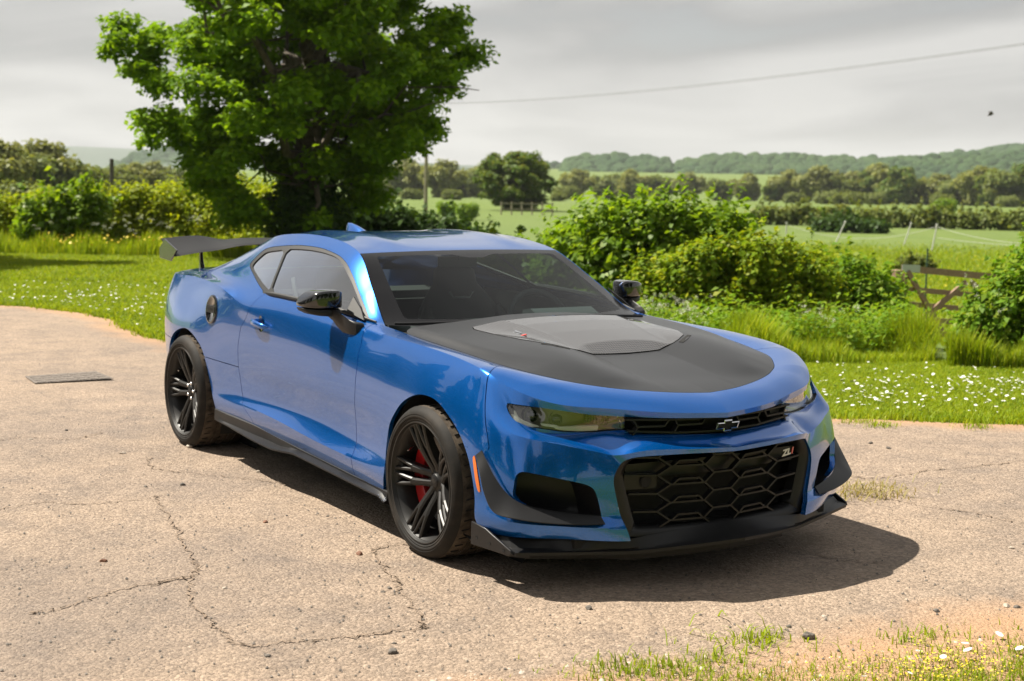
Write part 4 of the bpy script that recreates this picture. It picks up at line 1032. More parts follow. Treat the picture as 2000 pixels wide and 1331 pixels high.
# =====================================================================
#  THE PLACE
# =====================================================================
C0 = np.array([CAM[0], CAM[1]]); FH = np.array([-.84428, .53590]); RH = np.array([.53590, .84428])
def dl(x, y):
    rx, ry = np.asarray(x)-C0[0], np.asarray(y)-C0[1]; return rx*FH[0]+ry*FH[1], rx*RH[0]+ry*RH[1]
def zT(x, y):
    D, L = dl(x, y)
    zr = np.interp(D, [0, 9.5, 14, 22, 40, 65, 110, 200, 300, 450, 700, 1000, 1600, 3000], [0, 0, -.22, -.80, -1.1, -1.4, -2.0, -2.5, -3.8, -6.0, -3, 2.5, 8, -30])
    zl = np.interp(D, [0, 16, 24, 36, 60, 110, 200, 300, 450, 700, 1000, 1600, 3000], [0, 0, -.12, -.40, -1.2, -2.0, -2.5, -3.8, -6.0, -3, 0, 0, -30])
    k = smoothstep(-5, 2, L); return zl*(1-k)+zr*k
def W(D, L, dz=0.0):
    p = C0+FH*D+RH*L; return np.array([p[0], p[1], float(zT(p[0], p[1]))+dz])
def PXL(px, D): return (px-1000)/2867.55*D          # lateral offset of an image column at depth D
def ground_at(px, py):
    """the ground point (z = 0) that the photograph shows at a pixel of the 2000 px frame"""
    d = _f+(px-1000)/FPX*_r2-(py-665.5)/FPX*_u2; t = -CAM[2]/d[2]; return (CAM+d*t)[:2]
def fast_mesh(name, V, F, mat, parent=None, smooth=False):
    """V [n,3], F [m,k] integer array of equal polygons"""
    V = np.ascontiguousarray(V, np.float32); F = np.ascontiguousarray(F, np.int32); m, k = F.shape
    me = bpy.data.meshes.new(name); me.vertices.add(len(V)); me.vertices.foreach_set('co', V.ravel())
    me.loops.add(m*k); me.loops.foreach_set('vertex_index', F.ravel()); me.polygons.add(m)
    me.polygons.foreach_set('loop_start', np.arange(0, m*k, k, dtype=np.int32)); me.polygons.foreach_set('loop_total', np.full(m, k, np.int32))
    if smooth: me.polygons.foreach_set('use_smooth', np.ones(m, bool))
    me.materials.append(MATS[mat]); me.update(calc_edges=True)
    o = bpy.data.objects.new(name, me); COL.objects.link(o)
    if parent is not None: o.parent = parent
    return o
def struct(o): o['kind'] = 'structure'; return o
def stuff(o, label, cat): o['label'] = label; o['category'] = cat; o['kind'] = 'stuff'; return o

# ---------------- materials of the place ----------------
def leafmat(name, c1, c2, c3, trans=.5, rough=.5, c_tr=None, gloss=.12):
    t = NT(name); t.t.nodes.remove(t.b)
    g = t.n('ShaderNodeNewGeometry'); co = t.coords()
    r = g.outputs['Random Per Island']; n1 = t.noise(co, 1.1, 3, .55)
    col = t.mix(t.ramp(n1, [(.35, (0, 0, 0)), (.65, (1, 1, 1))]), c1, c2); col = t.mix(t.ramp(r, [(.5, (0, 0, 0)), (1.0, (.8, .8, .8))]), col, c3); col = t.mix(1.0, col, (.82, .80, .80), 'MULTIPLY')
    df = t.n('ShaderNodeBsdfPrincipled', {'Roughness': rough, 'Specular IOR Level': gloss}); t.l(col, df.inputs['Base Color'])
    tr = t.n('ShaderNodeBsdfTranslucent'); ct = t.mix(1.0, col, c_tr or (1.35, 1.25, .55), 'MULTIPLY'); t.l(ct, tr.inputs[0])
    mx = t.n('ShaderNodeMixShader', {0: trans}); t.l(df.outputs[0], mx.inputs[1]); t.l(tr.outputs[0], mx.inputs[2]); t.l(mx.outputs[0], t.out.inputs[0])
leafmat('maple_leaf', (0.129, 0.256, 0.015), (0.200, 0.374, 0.018), (0.366, 0.570, 0.028), .45)
leafmat('hedge_leaf', (0.144, 0.259, 0.013), (0.190, 0.347, 0.016), (0.304, 0.426, 0.023), .5, .45, None, .25)
leafmat('bramble_leaf', (0.158, 0.274, 0.016), (0.258, 0.381, 0.018), (0.443, 0.464, 0.019), .42)
leafmat('yellow_leaf', (0.240, 0.347, 0.014), (0.350, 0.440, 0.016), (0.480, 0.508, 0.020), .45)
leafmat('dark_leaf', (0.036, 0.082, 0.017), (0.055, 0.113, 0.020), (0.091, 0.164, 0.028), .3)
leafmat('willow_leaf', (0.204, 0.244, 0.073), (0.264, 0.302, 0.087), (0.336, 0.348, 0.125), .35)
leafmat('olive_leaf', (0.139, 0.197, 0.052), (0.197, 0.255, 0.062), (0.278, 0.302, 0.083), .35)
leafmat('chestnut_leaf', (0.091, 0.176, 0.029), (0.156, 0.243, 0.042), (0.260, 0.270, 0.064), .35)
leafmat('weed_leaf', (0.139, 0.286, 0.020), (0.197, 0.360, 0.023), (0.315, 0.398, 0.040), .42)
leafmat('grass_blade', (0.216, 0.337, 0.016), (0.308, 0.430, 0.018), (0.448, 0.488, 0.039), .40)
leafmat('dry_grass', (.34, .29, .12), (.42, .36, .17), (.30, .30, .10), .3)
leafmat('conifer_leaf', (.012, .028, .010), (.018, .038, .012), (.03, .05, .016), .2)
plain('petal_white', (.62, .62, .58), .6); plain('petal_yellow', (.75, .55, .02), .6)
plain('umbel', (.5, .51, .40), .7)
t = NT('bark'); co = t.coords(); n = t.noise(co, 9, 6, .65); t.col(t.ramp(n, [(.3, (.05, .04, .03)), (.7, (.14, .115, .085))])); t.set(Roughness=.9); t.bump(n, .6, .03)
t = NT('gate_wood'); co = t.coords(); mp = t.n('ShaderNodeMapping', {'Scale': (3, 30, 30)}); t.l(co, mp.inputs[0]); n = t.noise(mp.outputs[0], 2, 6, .6); t.col(t.ramp(n, [(.3, (.19, .115, .075)), (.7, (.36, .24, .165))])); t.set(Roughness=.8); t.bump(n, .4, .01)
t = NT('pole_wood'); co = t.coords(); n = t.noise(co, 3, 5, .6); t.col(t.ramp(n, [(.3, (.17, .15, .10)), (.7, (.30, .27, .19))])); t.set(Roughness=.85)
plain('pole_dark', (.06, .05, .045), .85); plain('galvanised', (.42, .44, .45), .4, .8); plain('wire_grey', (.10, .10, .10), .6)
plain('post_white', (.5, .5, .47), .5); plain('stake_green', (.03, .07, .05), .5); plain('tape_white', (.40, .42, .35), .6)
# ground under the grass
t = NT('turf'); co = t.coords('Object'); n1 = t.noise(co, .35, 6, .6); n2 = t.noise(co, 14, 5, .7); n3 = t.noise(co, .012, 3, .5)
c = t.mix(t.ramp(n1, [(.35, (0, 0, 0)), (.65, (1, 1, 1))]), (.11, .175, .016), (.165, .225, .022)); c = t.mix(t.math('MULTIPLY', t.ramp(n2, [(.35, (1, 1, 1)), (.6, (0, 0, 0))]), .55), c, (.07, .10, .014))
c = t.mix(t.ramp(n3, [(.45, (0, 0, 0)), (.62, (.5, .5, .5))]), c, (.13, .18, .04)); c = t.mix(1.0, c, (.80, .83, .80), 'MULTIPLY'); t.col(c); t.set(Roughness=.9); t.bump(n2, .8, .05)
# old pale surface of the track: worn tarmac and concrete under dust
t = NT('track_surface'); co = t.coords('Object')
nb = t.noise(co, .55, 5, .6, .3); nm = t.noise(co, 3.2, 6, .65, .2); nf = t.noise(co, 38, 5, .75); ng = t.noise(co, 160, 3, .7)
vo = t.n('ShaderNodeTexVoronoi', {'Scale': 85.0}); t.l(co, vo.inputs['Vector'])
c = t.mix(t.ramp(nb, [(.36, (0, 0, 0)), (.64, (1, 1, 1))]), (.255, .212, .173), (.345, .278, .211))
c = t.mix(t.math('MULTIPLY', t.ramp(nm, [(.42, (0, 0, 0)), (.62, (1, 1, 1))]), .55), c, (.42, .338, .256))
c = t.mix(t.math('MULTIPLY', t.ramp(nm, [(.30, (1, 1, 1)), (.44, (0, 0, 0))]), .5), c, (.195, .166, .142))
c = t.mix(t.math('MULTIPLY', t.ramp(nf, [(.30, (1, 1, 1)), (.47, (0, 0, 0))]), .62), c, (.15, .122, .10))
c = t.mix(t.math('MULTIPLY', t.ramp(nf, [(.56, (0, 0, 0)), (.72, (1, 1, 1))]), .55), c, (.56, .50, .41))
cs = t.mix(t.ramp(vo.outputs['Color'], [(.2, (0, 0, 0)), (.9, (1, 1, 1))]), (.62, .58, .53), (1.28, 1.22, 1.15)); c = t.mix(.75, c, t.mix(1.0, c, cs, 'MULTIPLY'))
# orange soil near the margins (object space of the track, distance baked as an attribute)
at_ = t.n('ShaderNodeAttribute', attribute_name='margin'); mg = t.math('ADD', at_.outputs['Fac'], t.math('MULTIPLY', t.math('SUBTRACT', nm, .5), .55))
c = t.mix(t.ramp(mg, [(.30, (0, 0, 0)), (.72, (1, 1, 1))]), c, t.mix(nf, (.32, .18, .09), (.55, .37, .22)))
ns = t.noise(co, .22, 4, .6, .8); c = t.mix(t.math('MULTIPLY', t.ramp(ns, [(.50, (0, 0, 0)), (.66, (1, 1, 1))]), .38), c, (.17, .145, .125)); c = t.mix(1.0, c, (.93, .905, .92), 'MULTIPLY'); t.col(c); t.set(Roughness=.93); hgt = t.math('ADD', t.math('MULTIPLY', nf, .7), t.math('MULTIPLY', t.math('SUBTRACT', 1.0, vo.outputs['Distance']), .35)); t.bump(t.math('ADD', hgt, t.math('MULTIPLY', ng, .3)), 1.0, .016)
t = NT('crack_soil'); co = t.coords(); n = t.noise(co, 60, 4, .7); t.col(t.ramp(n, [(.3, (.13, .095, .07)), (.7, (.30, .22, .155))])); t.set(Roughness=.95); t.bump(n, .8, .01)
t = NT('stone'); co = t.coords(); n = t.noise(co, 25, 5, .7); t.col(t.ramp(n, [(.3, (.06, .052, .045)), (.7, (.19, .165, .14))])); t.set(Roughness=.85)
t = NT('stone_pale'); co = t.coords(); n = t.noise(co, 25, 5, .7); t.col(t.ramp(n, [(.3, (.30, .25, .20)), (.7, (.55, .48, .40))])); t.set(Roughness=.85)
t = NT('stone_red'); co = t.coords(); n = t.noise(co, 25, 5, .7); t.col(t.ramp(n, [(.3, (.11, .05, .03)), (.7, (.24, .12, .07))])); t.set(Roughness=.85)
t = NT('drain_metal'); co = t.coords(); n = t.noise(co, 30, 5, .7); t.col(t.ramp(n, [(.3, (.09, .075, .065)), (.7, (.19, .16, .135))])); t.set(Roughness=.8)
t = NT('hill_field'); co = t.coords('Object'); n = t.noise(co, .01, 4, .6); t.col(t.ramp(n, [(.4, (.12, .17, .05)), (.6, (.17, .21, .07))])); t.set(Roughness=1)
plain('hill_far', (.06, .09, .06), 1.0); plain('soil_field', (.42, .33, .20), 1.0)

# ---------------- the ground sheet ----------------
ax = np.concatenate([-np.geomspace(6000, 40, 40), np.linspace(-39, 39, 118), np.geomspace(40, 6000, 40)])
GX, GY = np.meshgrid(ax, ax, indexing='ij'); GZ = zT(GX, GY)
V = np.stack([GX, GY, GZ-.004], 2).reshape(-1, 3); nn = len(ax); I_ = np.arange(nn*nn).reshape(nn, nn)
F = np.stack([I_[:-1, :-1], I_[1:, :-1], I_[1:, 1:], I_[:-1, 1:]], 2).reshape(-1, 4)
struct(fast_mesh('ground', V, F, 'turf', smooth=True))
# ---------------- the track ----------------
TRACK = np.array([(-34, -20), (-24, -11.5), (-16, -4.3), (-12, -.7), (-10.66, .22), (-10.02, .63), (-8.7, .84), (-6.79, .78), (-5, 1.0), (-3, 1.85), (-.54, 3.24), (-.27, 3.45), (.08, 3.79), (.36, 4.21), (2.0, 6.6), (5, 11), (9, 17), (14, 24), (18, 22), (11, 13), (6.2, 6), (4.4, 3), (3.95, 1.2), (3.70, .55), (3.67, .16), (3.63, -.17), (3.56, -.46), (3.48, -.76), (3.32, -1.08), (3.1, -1.5), (3.0, -2.2), (3.4, -3.4), (5.0, -5.2), (8, -9), (12, -16), (2, -18), (-14, -22)])
trk = rounded(TRACK, 8)
_al = np.r_[0, np.cumsum(np.linalg.norm(np.diff(trk, axis=0), axis=1))]; trk = np.stack([np.interp(np.arange(0, _al[-1], .30), _al, trk[:, k]) for k in (0, 1)], 1); wob = np.array([.05*math.sin(i*.8)+.035*math.sin(i*1.9+1)+.02*math.sin(i*3.1+.5) for i in range(len(trk))]); tn = np.roll(trk, -1, 0)-np.roll(trk, 1, 0); tn /= np.linalg.norm(tn, axis=1)[:, None]
trk = trk+np.stack([-tn[:, 1], tn[:, 0]], 1)*wob[:, None]
gx_ = np.concatenate([np.linspace(-34, -11, 60)[:-1], np.linspace(-11, 6, 330)[:-1], np.linspace(6, 18, 40)]); gy_ = np.concatenate([np.linspace(-22, -5, 50)[:-1], np.linspace(-5, 6, 220)[:-1], np.linspace(6, 24, 50)])
TX, TY = np.meshgrid(gx_, gy_, indexing='ij')
sd = poly_sdf(np.stack([TX.ravel(), TY.ravel()], 1), trk)
ni, nj = TX.shape; I_ = np.arange(ni*nj).reshape(ni, nj)
tv = np.stack([TX.ravel(), TY.ravel(), zT(TX.ravel(), TY.ravel())+.004+.006*np.clip(sd, 0, .3)/.3, sd, 0*sd, 1+0*sd], 1)
tf = np.stack([I_[:-1, :-1], I_[1:, :-1], I_[1:, 1:], I_[:-1, 1:]], 2).reshape(-1, 4).tolist()
TS = Shell(tv, tf).cut(sd)
track = mesh_obj('track', TS.V, TS.F, 'track_surface', None, True, 60); struct(track)
mgn = np.clip(1-TS.V[:, 3]/.6, 0, 1)
# the near verge and the far right margin carry more loose soil
nearv = np.clip(1.5-1.5*np.hypot((TS.V[:, 0]-3.75)/1.15, (TS.V[:, 1]+.1)/3.2), 0, 1)
a = track.data.attributes.new('margin', 'FLOAT', 'POINT'); a.data.foreach_set('value', np.clip(np.maximum(mgn*.85, .85*nearv), 0, 1).astype(np.float32))
# joints and cracks filled with soil, traced where they lie
CR = [[(60,1206),(83,1203),(139,1189),(234,1158),(312,1144),(379,1130),(386,1112)],
 [(303,975),(307,984),(334,1024),(350,1052),(376,1096),(387,1114),(372,1150),(376,1186),(405,1215),(441,1251),(481,1269),(553,1262),(625,1258),(697,1249),(759,1242),(820,1235),(828,1229),(813,1197),(784,1161),(773,1139),(748,1117),(730,1085),(731,1078),(763,1072),(795,1068)],
 [(292,898),(300,918),(365,928),(452,937),(531,946),(600,960)], [(300,1150),(336,1139),(376,1134)],
 [(1661,933),(1699,940),(1757,933),(1815,923),(1893,917),(1999,904)], [(1645,962),(1732,979),(1815,995),(1893,1006),(1976,1024)], [(1500,1062),(1541,1078),(1645,1099),(1732,1107)],
 [(0,865),(60,858),(140,862),(200,850)], [(0,1000),(90,985),(170,990),(300,978)]]
cracks = empty('track_joints'); cracks.location = (0, 0, 0); struct(cracks)
for path in CR:
    P = np.array([ground_at(*p) for p in path]); Q = rounded(P, 14, False)
    Q += rng.normal(0, .011, Q.shape); m = len(Q)
    tg = np.gradient(Q, axis=0); tg /= np.linalg.norm(tg, axis=1)[:, None]; nr = np.stack([-tg[:, 1], tg[:, 0]], 1)
    wl_ = .001+.008*rng.random(m)**3; wr_ = .001+.008*rng.random(m)**3
    z = .0155
    V = np.concatenate([np.c_[Q+nr*wl_[:, None], np.full(m, z)], np.c_[Q-nr*wr_[:, None], np.full(m, z)]])
    F = np.array([[i, i+1, m+i+1, m+i] for i in range(m-1)])
    o = fast_mesh('joint', V, F, 'crack_soil', cracks)
# drain cover set in the track
dc = np.array([ground_at(*p) for p in ((53, 738), (184, 729), (217, 742), (72, 751))])
drain = empty('drain_cover', (*dc.mean(0), 0)); tag(drain, 'flat rectangular drain cover set in the track left of the rear wheel', 'drain cover')
rel = dc-dc.mean(0)
solid('frame', prism([(*p, .010) for p in rel*1.06], (0, 0, .002)), 'drain_metal', drain, smooth=False)
for i in range(7):
    for j in range(4):
        u0, v0 = (i+.08)/7, (j+.1)/4; u1, v1 = (i+.92)/7, (j+.9)/4
        B = lambda u, v: rel[0]*(1-u)*(1-v)+rel[1]*u*(1-v)+rel[2]*u*v+rel[3]*(1-u)*v
        solid('cover_stud', prism([(*B(u, v), .0122) for u, v in ((u0, v0), (u1, v0), (u1, v1), (u0, v1))], (0, 0, .003)), 'drain_metal', drain, smooth=False)

# ---------------- foliage builders ----------------
def leaves(P, N, size, rs, aspect=.62, jitter=.7, fold=.18):
    """one folded quad pair per leaf: points P, outward-ish normals N"""
    n = len(P); a = rs.normal(0, 1, (n, 3))*jitter+N+np.array(SUN_DIR)*.45; a /= np.linalg.norm(a, axis=1)[:, None]+1e-9
    r = rs.normal(0, 1, (n, 3)); t = np.cross(a, r); t /= np.linalg.norm(t, axis=1)[:, None]+1e-9; b = np.cross(a, t)
    s = (size*(.65+.7*rs.random(n)))[:, None] if np.isscalar(size) else (size*(.65+.7*rs.random(n)))[:, None]
    w = s*aspect
    tip = P+t*s; base = P-t*s*.9; mid1 = P+b*w+a*w*fold*2-t*s*.1; mid2 = P-b*w+a*w*fold*2-t*s*.1
    V = np.stack([base, mid1, tip, mid2], 1).reshape(-1, 3); F = np.arange(4*n).reshape(n, 4)
    return V, F
def blobs_points(C, Rr, n, rs, shell=.55):
    """random points in ellipsoidal clumps C [k,3] with radii Rr [k,3], denser towards the surface"""
    k = len(C); vol = np.prod(Rr, axis=1)**(2/3); idx = rs.choice(k, n, p=vol/vol.sum()); d = rs.normal(0, 1, (n, 3)); d /= np.linalg.norm(d, axis=1)[:, None]
    rad = (shell+(1-shell)*rs.random(n))[:, None]*(1+.12*rs.normal(0, 1, (n, 1)))
    return C[idx]+d*Rr[idx]*rad, d
def limb(p0, p1, r0, r1, rs, n=7, wig=.12):
    p0, p1 = np.asarray(p0, float), np.asarray(p1, float); L = np.linalg.norm(p1-p0); t = np.linspace(0, 1, n)[:, None]
    P = p0*(1-t)+p1*t; P[1:-1] += rs.normal(0, wig*L*.25, (n-2, 3)); P[:, 2] += .10*L*np.sin(t[:, 0]*math.pi)*rs.uniform(-.3, 1)
    return tube(P, np.linspace(r0, r1, n), 8), P
def broad_tree(name, base, H, crown_c, crown_r, label, group=None, nclump=120, nleaf=30000, lsize=.11, mat='maple_leaf', seed=1, clump_r=(.55, 1.0), trunk_r=.28, hollow=.45, bottom=-1.0, branches=14):
    rs = np.random.default_rng(seed); root = empty(name, base); tag(root, label, 'tree', group)
    cc = np.array(crown_c, float); cr = np.array(crown_r, float)
    # clump centres through the crown volume, biased outwards
    d = rs.normal(0, 1, (nclump*3, 3)); d /= np.linalg.norm(d, axis=1)[:, None]; rad = (hollow+(1-hollow)*rs.random(nclump*3)**.6)[:, None]
    lob = 1+.05*np.sin(3*np.arctan2(d[:, 1], d[:, 0])+seed)[:, None]+.04*np.sin(5*d[:, 2:3]*3+seed)
    C = cc+d*cr*rad*lob; C = C[d[:, 2] > bottom][:nclump]
    Rr = np.stack([rs.uniform(*clump_r, len(C))]*3, 1)*[1, 1, .62]
    P, N = blobs_points(C, Rr, nleaf, rs, .25); N = N*.5+[0, 0, .9]
    V, F = leaves(P, N, lsize, rs, .55, .75); fast_mesh('crown', V, F, mat, root)
    parts = [limb((0, 0, -.3), (0, 0, H*.55), trunk_r*1.25, trunk_r*.6, rs, 7, .03)[0]]
    far = C[rs.choice(len(C), min(branches, len(C)), replace=False)]
    for q in far:
        z0 = rs.uniform(.15, .5)*H; a, path = limb((0, 0, z0), q, trunk_r*.38, .02, rs, 8, .2); parts.append(a)
        for _ in range(3):
            k = rs.integers(3, 7); q2 = path[k]+rs.normal(0, 1, 3)*[.9, .9, .5]; parts.append(limb(path[k], q2, .03*H/8, .008, rs, 5, .2)[0])
    solid('trunk', join(*parts), 'bark', root, 60)
    return root
def bush(name, pts, label, cat, mat, nleaf, lsize, seed, group=None, nclump=26, jit=.5, clump=.30, flat=.9, stems=14, shoots=True):
    """hedge or shrub: clumps along a list of (x, y, z_base, half_width, height) stations"""
    rs = np.random.default_rng(seed); S = np.array(pts, float); o0 = S[len(S)//2, :3]; root = empty(name, o0); tag(root, label, cat, group)
    t = np.r_[0, np.cumsum(np.linalg.norm(np.diff(S[:, :2], axis=0), axis=1))] if len(S) > 1 else np.array([0.])
    n = nclump*(len(S) if len(S) < 3 else 1)
    u = rs.random(n)*t[-1]; st = np.stack([np.interp(u, t, S[:, k]) for k in range(5)], 1) if len(S) > 1 else np.repeat(S, n, 0)
    if len(S) > 1:
        ii = np.clip(np.searchsorted(t, u)-1, 0, len(S)-2); tg = S[ii+1, :2]-S[ii, :2]; tg /= np.linalg.norm(tg, axis=1)[:, None]; nr = np.stack([-tg[:, 1], tg[:, 0]], 1)
    else: a = rs.random(n)*6.283; nr = np.stack([np.cos(a), np.sin(a)], 1)
    h = rs.random(n)**.75; off = rs.uniform(-1, 1, n)*np.sqrt(np.clip(1-(h*.92)**3, .05, 1))
    cr = clump*(.7+.6*rs.random(n))
    C = np.stack([st[:, 0]+nr[:, 0]*off*(st[:, 3]-cr*.6), st[:, 1]+nr[:, 1]*off*(st[:, 3]-cr*.6), st[:, 2]+cr*.4+h*(st[:, 4]-cr*1.15)*(1+.08*rs.normal(0, 1, n))], 1)-o0
    P, N = blobs_points(C, np.stack([cr, cr, cr*flat], 1), nleaf, rs, .35); N = N*.8+[0, 0, .6]
    ns = max(20, nleaf//260); ki = rs.integers(0, n, ns); d0 = rs.normal(0, 1, (ns, 3)); d0[:, 2] = np.abs(d0[:, 2])+.6; d0 /= np.linalg.norm(d0, axis=1)[:, None]
    s0 = C[ki]+d0*cr[ki][:, None]*.8; ls_ = clump*(.5+1.0*rs.random(ns)); tt = rs.random((ns, 16))
    Q = (s0[:, None]+d0[:, None]*(tt*ls_[:, None])[..., None]+rs.normal(0, lsize*.55, (ns, 16, 3))).reshape(-1, 3)
    if shoots: P = np.concatenate([P, Q]); N = np.concatenate([N, np.repeat(d0, 16, 0)*.3+[0, 0, .6]])
    V, F = leaves(P, N, lsize*(.55+.9*rs.random(len(P))), rs, .6, jit); fast_mesh('foliage', V, F, mat, root)
    if stems:
        tb = []
        for i in rs.choice(n, min(stems, n), replace=False):
            b = np.array([C[i, 0]*.96, C[i, 1]*.96, st[i, 2]-o0[2]-.05]); tb.append(limb(b, C[i], .018, .006, rs, 5, .15)[0])
        solid('stems', join(*tb), 'bark', root, 60)
    return root
def blades(name, P, h, wid, mat, rs, lean=.5, parent=None):
    """grass: one bent blade of two quads per point"""
    n = len(P); hh = h*(.5+rs.random(n)) if np.isscalar(h) else h*(.6+.8*rs.random(n)); a = rs.random(n)*6.283; dr = np.stack([np.cos(a), np.sin(a), 0*a], 1); sd_ = np.stack([-np.sin(a), np.cos(a), 0*a], 1)
    ln = (lean*(.3+rs.random(n)))[:, None]; H = hh[:, None]; w = (wid*(.6+.8*rs.random(n)))[:, None] if np.isscalar(wid) else wid[:, None]
    up = np.array([0, 0, 1.]); m = P+up*H*.55+dr*H*ln*.3; tp = P+up*H*(1-.25*ln)+dr*H*ln*.9
    V = np.stack([P-sd_*w, P+sd_*w, m+sd_*w*.7, m-sd_*w*.7, tp], 1).reshape(-1, 3)
    b = np.arange(n)*5; F4 = np.stack([b, b+1, b+2, b+3], 1); F3 = np.stack([b+3, b+2, b+4, b+4], 1)
    T = np.concatenate([np.stack([b, b+1, b+2], 1), np.stack([b, b+2, b+3], 1), np.stack([b+3, b+2, b+4], 1)])
    return fast_mesh(name, V, T, mat, parent)

# ---------------- the big maple and the tree at the left edge ----------------
b = W(30, PXL(600, 30)); broad_tree('maple_tree', b, 8.5, (-.02, -.36, 4.55), (3.5, 3.5, 3.85), 'large leafy green maple behind the car on the left', None, 370, 118000, .080, 'maple_leaf', 3, (.32, .60), .30, .42, -1.0, 26)
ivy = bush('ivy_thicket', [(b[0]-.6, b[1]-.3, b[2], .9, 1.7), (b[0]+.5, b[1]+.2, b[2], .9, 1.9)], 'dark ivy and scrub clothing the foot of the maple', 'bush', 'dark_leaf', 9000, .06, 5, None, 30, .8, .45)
bl = W(27, -13.4); broad_tree('edge_tree', bl, 8.0, (0, 0, 4.4), (3.0, 3.0, 3.4), 'dark leafy tree cut by the left edge of the picture', None, 140, 45000, .09, 'maple_leaf', 11, (.5, .95), .26, .25, -.9, 10)
# ---------------- tall dark trees on the right-hand side of the car (they show in its doors and windows) ----------------
def conifer(name, base, H, R, seed, label, group):
    rs = np.random.default_rng(seed); root = empty(name, base); tag(root, label, 'tree', group)
    n = 9000; t = rs.random(n)**.8; a = rs.random(n)*6.283; lay = .75+.25*np.sin(t*34+rs.normal(0, .3, n)); r = R*(1-t)**.75*lay*(.35+.65*rs.random(n)**.5)*(1+.25*np.sin(a*3+seed))
    P = np.stack([r*np.cos(a), r*np.sin(a), .06*H+t*H*.94-.12*r], 1); V, F = leaves(P, np.stack([np.cos(a), np.sin(a), .4+0*a], 1), .26, rs, .35, .8); fast_mesh('crown', V, F, 'conifer_leaf', root)
    solid('trunk', limb((0, 0, -.2), (0, 0, H*.9), .3, .04, rs, 7, .02)[0], 'bark', root, 60)
for i, (x, y, H, R) in enumerate(((-17, -11, 9, 3.6), (-23, -13.5, 10.5, 4.2), (-12.5, -12.5, 8.5, 3.6), (-32, -17, 11, 4.5), (-8, -13.5, 8, 3.3), (-3, -17, 9, 3.6), (3, -20, 9, 3.8), (-42, -23, 12, 5), (-27.5, -15, 8, 4))):
    conifer('conifer', (x, y, 0), H, R, 40+i, 'tall dark conifer left of the picture, seen only mirrored in the car', 'conifers beside the track')
# broad trees behind the camera: they darken what the nose and the lamps mirror
for i, (x, y, hh) in enumerate(((21, -9, 7), (24, -3, 8), (23, 4, 7.5), (17, -16, 7.5), (20, 11, 7))):
    broad_tree('field_maple', (x, y, 0), hh, (0, 0, hh*.52), (3.6, 3.6, hh*.48), 'broad dark tree standing behind the camera, mirrored in the car', 'trees behind the camera', 60, 7000, .30, 'dark_leaf', 140+i, (.8, 1.3), .25, .3, -.9, 6)
# ---------------- hedges ----------------
def HS(L):    # stations given as (image column, depth, half width, height)
    out = []
    for px, D, hw, h in L: p = W(D, PXL(px, D)); out.append((p[0], p[1], p[2], hw, h))
    return out
bush('hedge', HS([(-40, 36, .7, 1.35), (150, 36, .7, 1.45), (330, 36, .75, 1.65), (470, 35, .8, 1.65), (560, 33, .8, 1.6)]), 'long clipped yellow-green hedge running behind the rear wing', 'hedge', 'yellow_leaf', 95000, .048, 21, None, 420, .6, .40, .9, 14, False)
bush('elder_bush', HS([(60, 34, .7, 1.2), (140, 34, .8, 1.55), (185, 34, .6, 1.5)]), 'bright green bush in front of the left end of the long hedge', 'bush', 'hedge_leaf', 9000, .07, 22, None, 60, .6, .36)
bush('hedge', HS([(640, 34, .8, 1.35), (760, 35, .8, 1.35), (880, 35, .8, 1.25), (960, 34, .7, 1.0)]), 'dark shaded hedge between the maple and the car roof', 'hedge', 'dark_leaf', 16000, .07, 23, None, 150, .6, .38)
bush('low_hedge', HS([(960, 28, .6, .95), (1030, 27, .6, 1.05), (1110, 26, .6, 1.1)]), 'low yellow-green bramble hedge just behind the car roof', 'hedge', 'bramble_leaf', 12000, .055, 24, None, 90, .6, .3)
bush('elder_hedge', HS([(1105, 22.5, .75, 1.4), (1170, 21.5, .85, 1.8), (1260, 21, .9, 2.0), (1350, 21, .9, 1.92), (1440, 20.8, .8, 1.75)]), 'tall bright green elder hedge behind the bonnet', 'hedge', 'hedge_leaf', 60000, .058, 25, None, 190, .55, .36)
bush('bramble_hedge', HS([(1255, 18.4, .45, 1.15), (1340, 18.2, .6, 1.25), (1440, 18.0, .65, 1.4), (1530, 18, .65, 1.3), (1610, 18.2, .6, 1.15)]), 'yellowish bramble bush in front of the tall elder hedge', 'bush', 'bramble_leaf', 42000, .038, 26, None, 150, .6, .26)
bush('nettle_hedge', HS([(1590, 18.6, .5, 1.0), (1650, 18.6, .6, 1.18), (1700, 18.8, .5, 1.08), (1738, 19.2, .35, .8)]), 'dark green overgrown hedge end beside the wooden gate', 'bush', 'weed_leaf', 30000, .04, 27, None, 110, .6, .26)
bush('hawthorn_bush', HS([(1905, 15.5, .4, .55), (1960, 15.3, .5, .95), (2030, 15.2, .7, 1.35), (2100, 15.2, .6, 1.4)]), 'leafy bush at the right edge in front of the gate', 'bush', 'weed_leaf', 36000, .038, 28, None, 140, .6, .24)
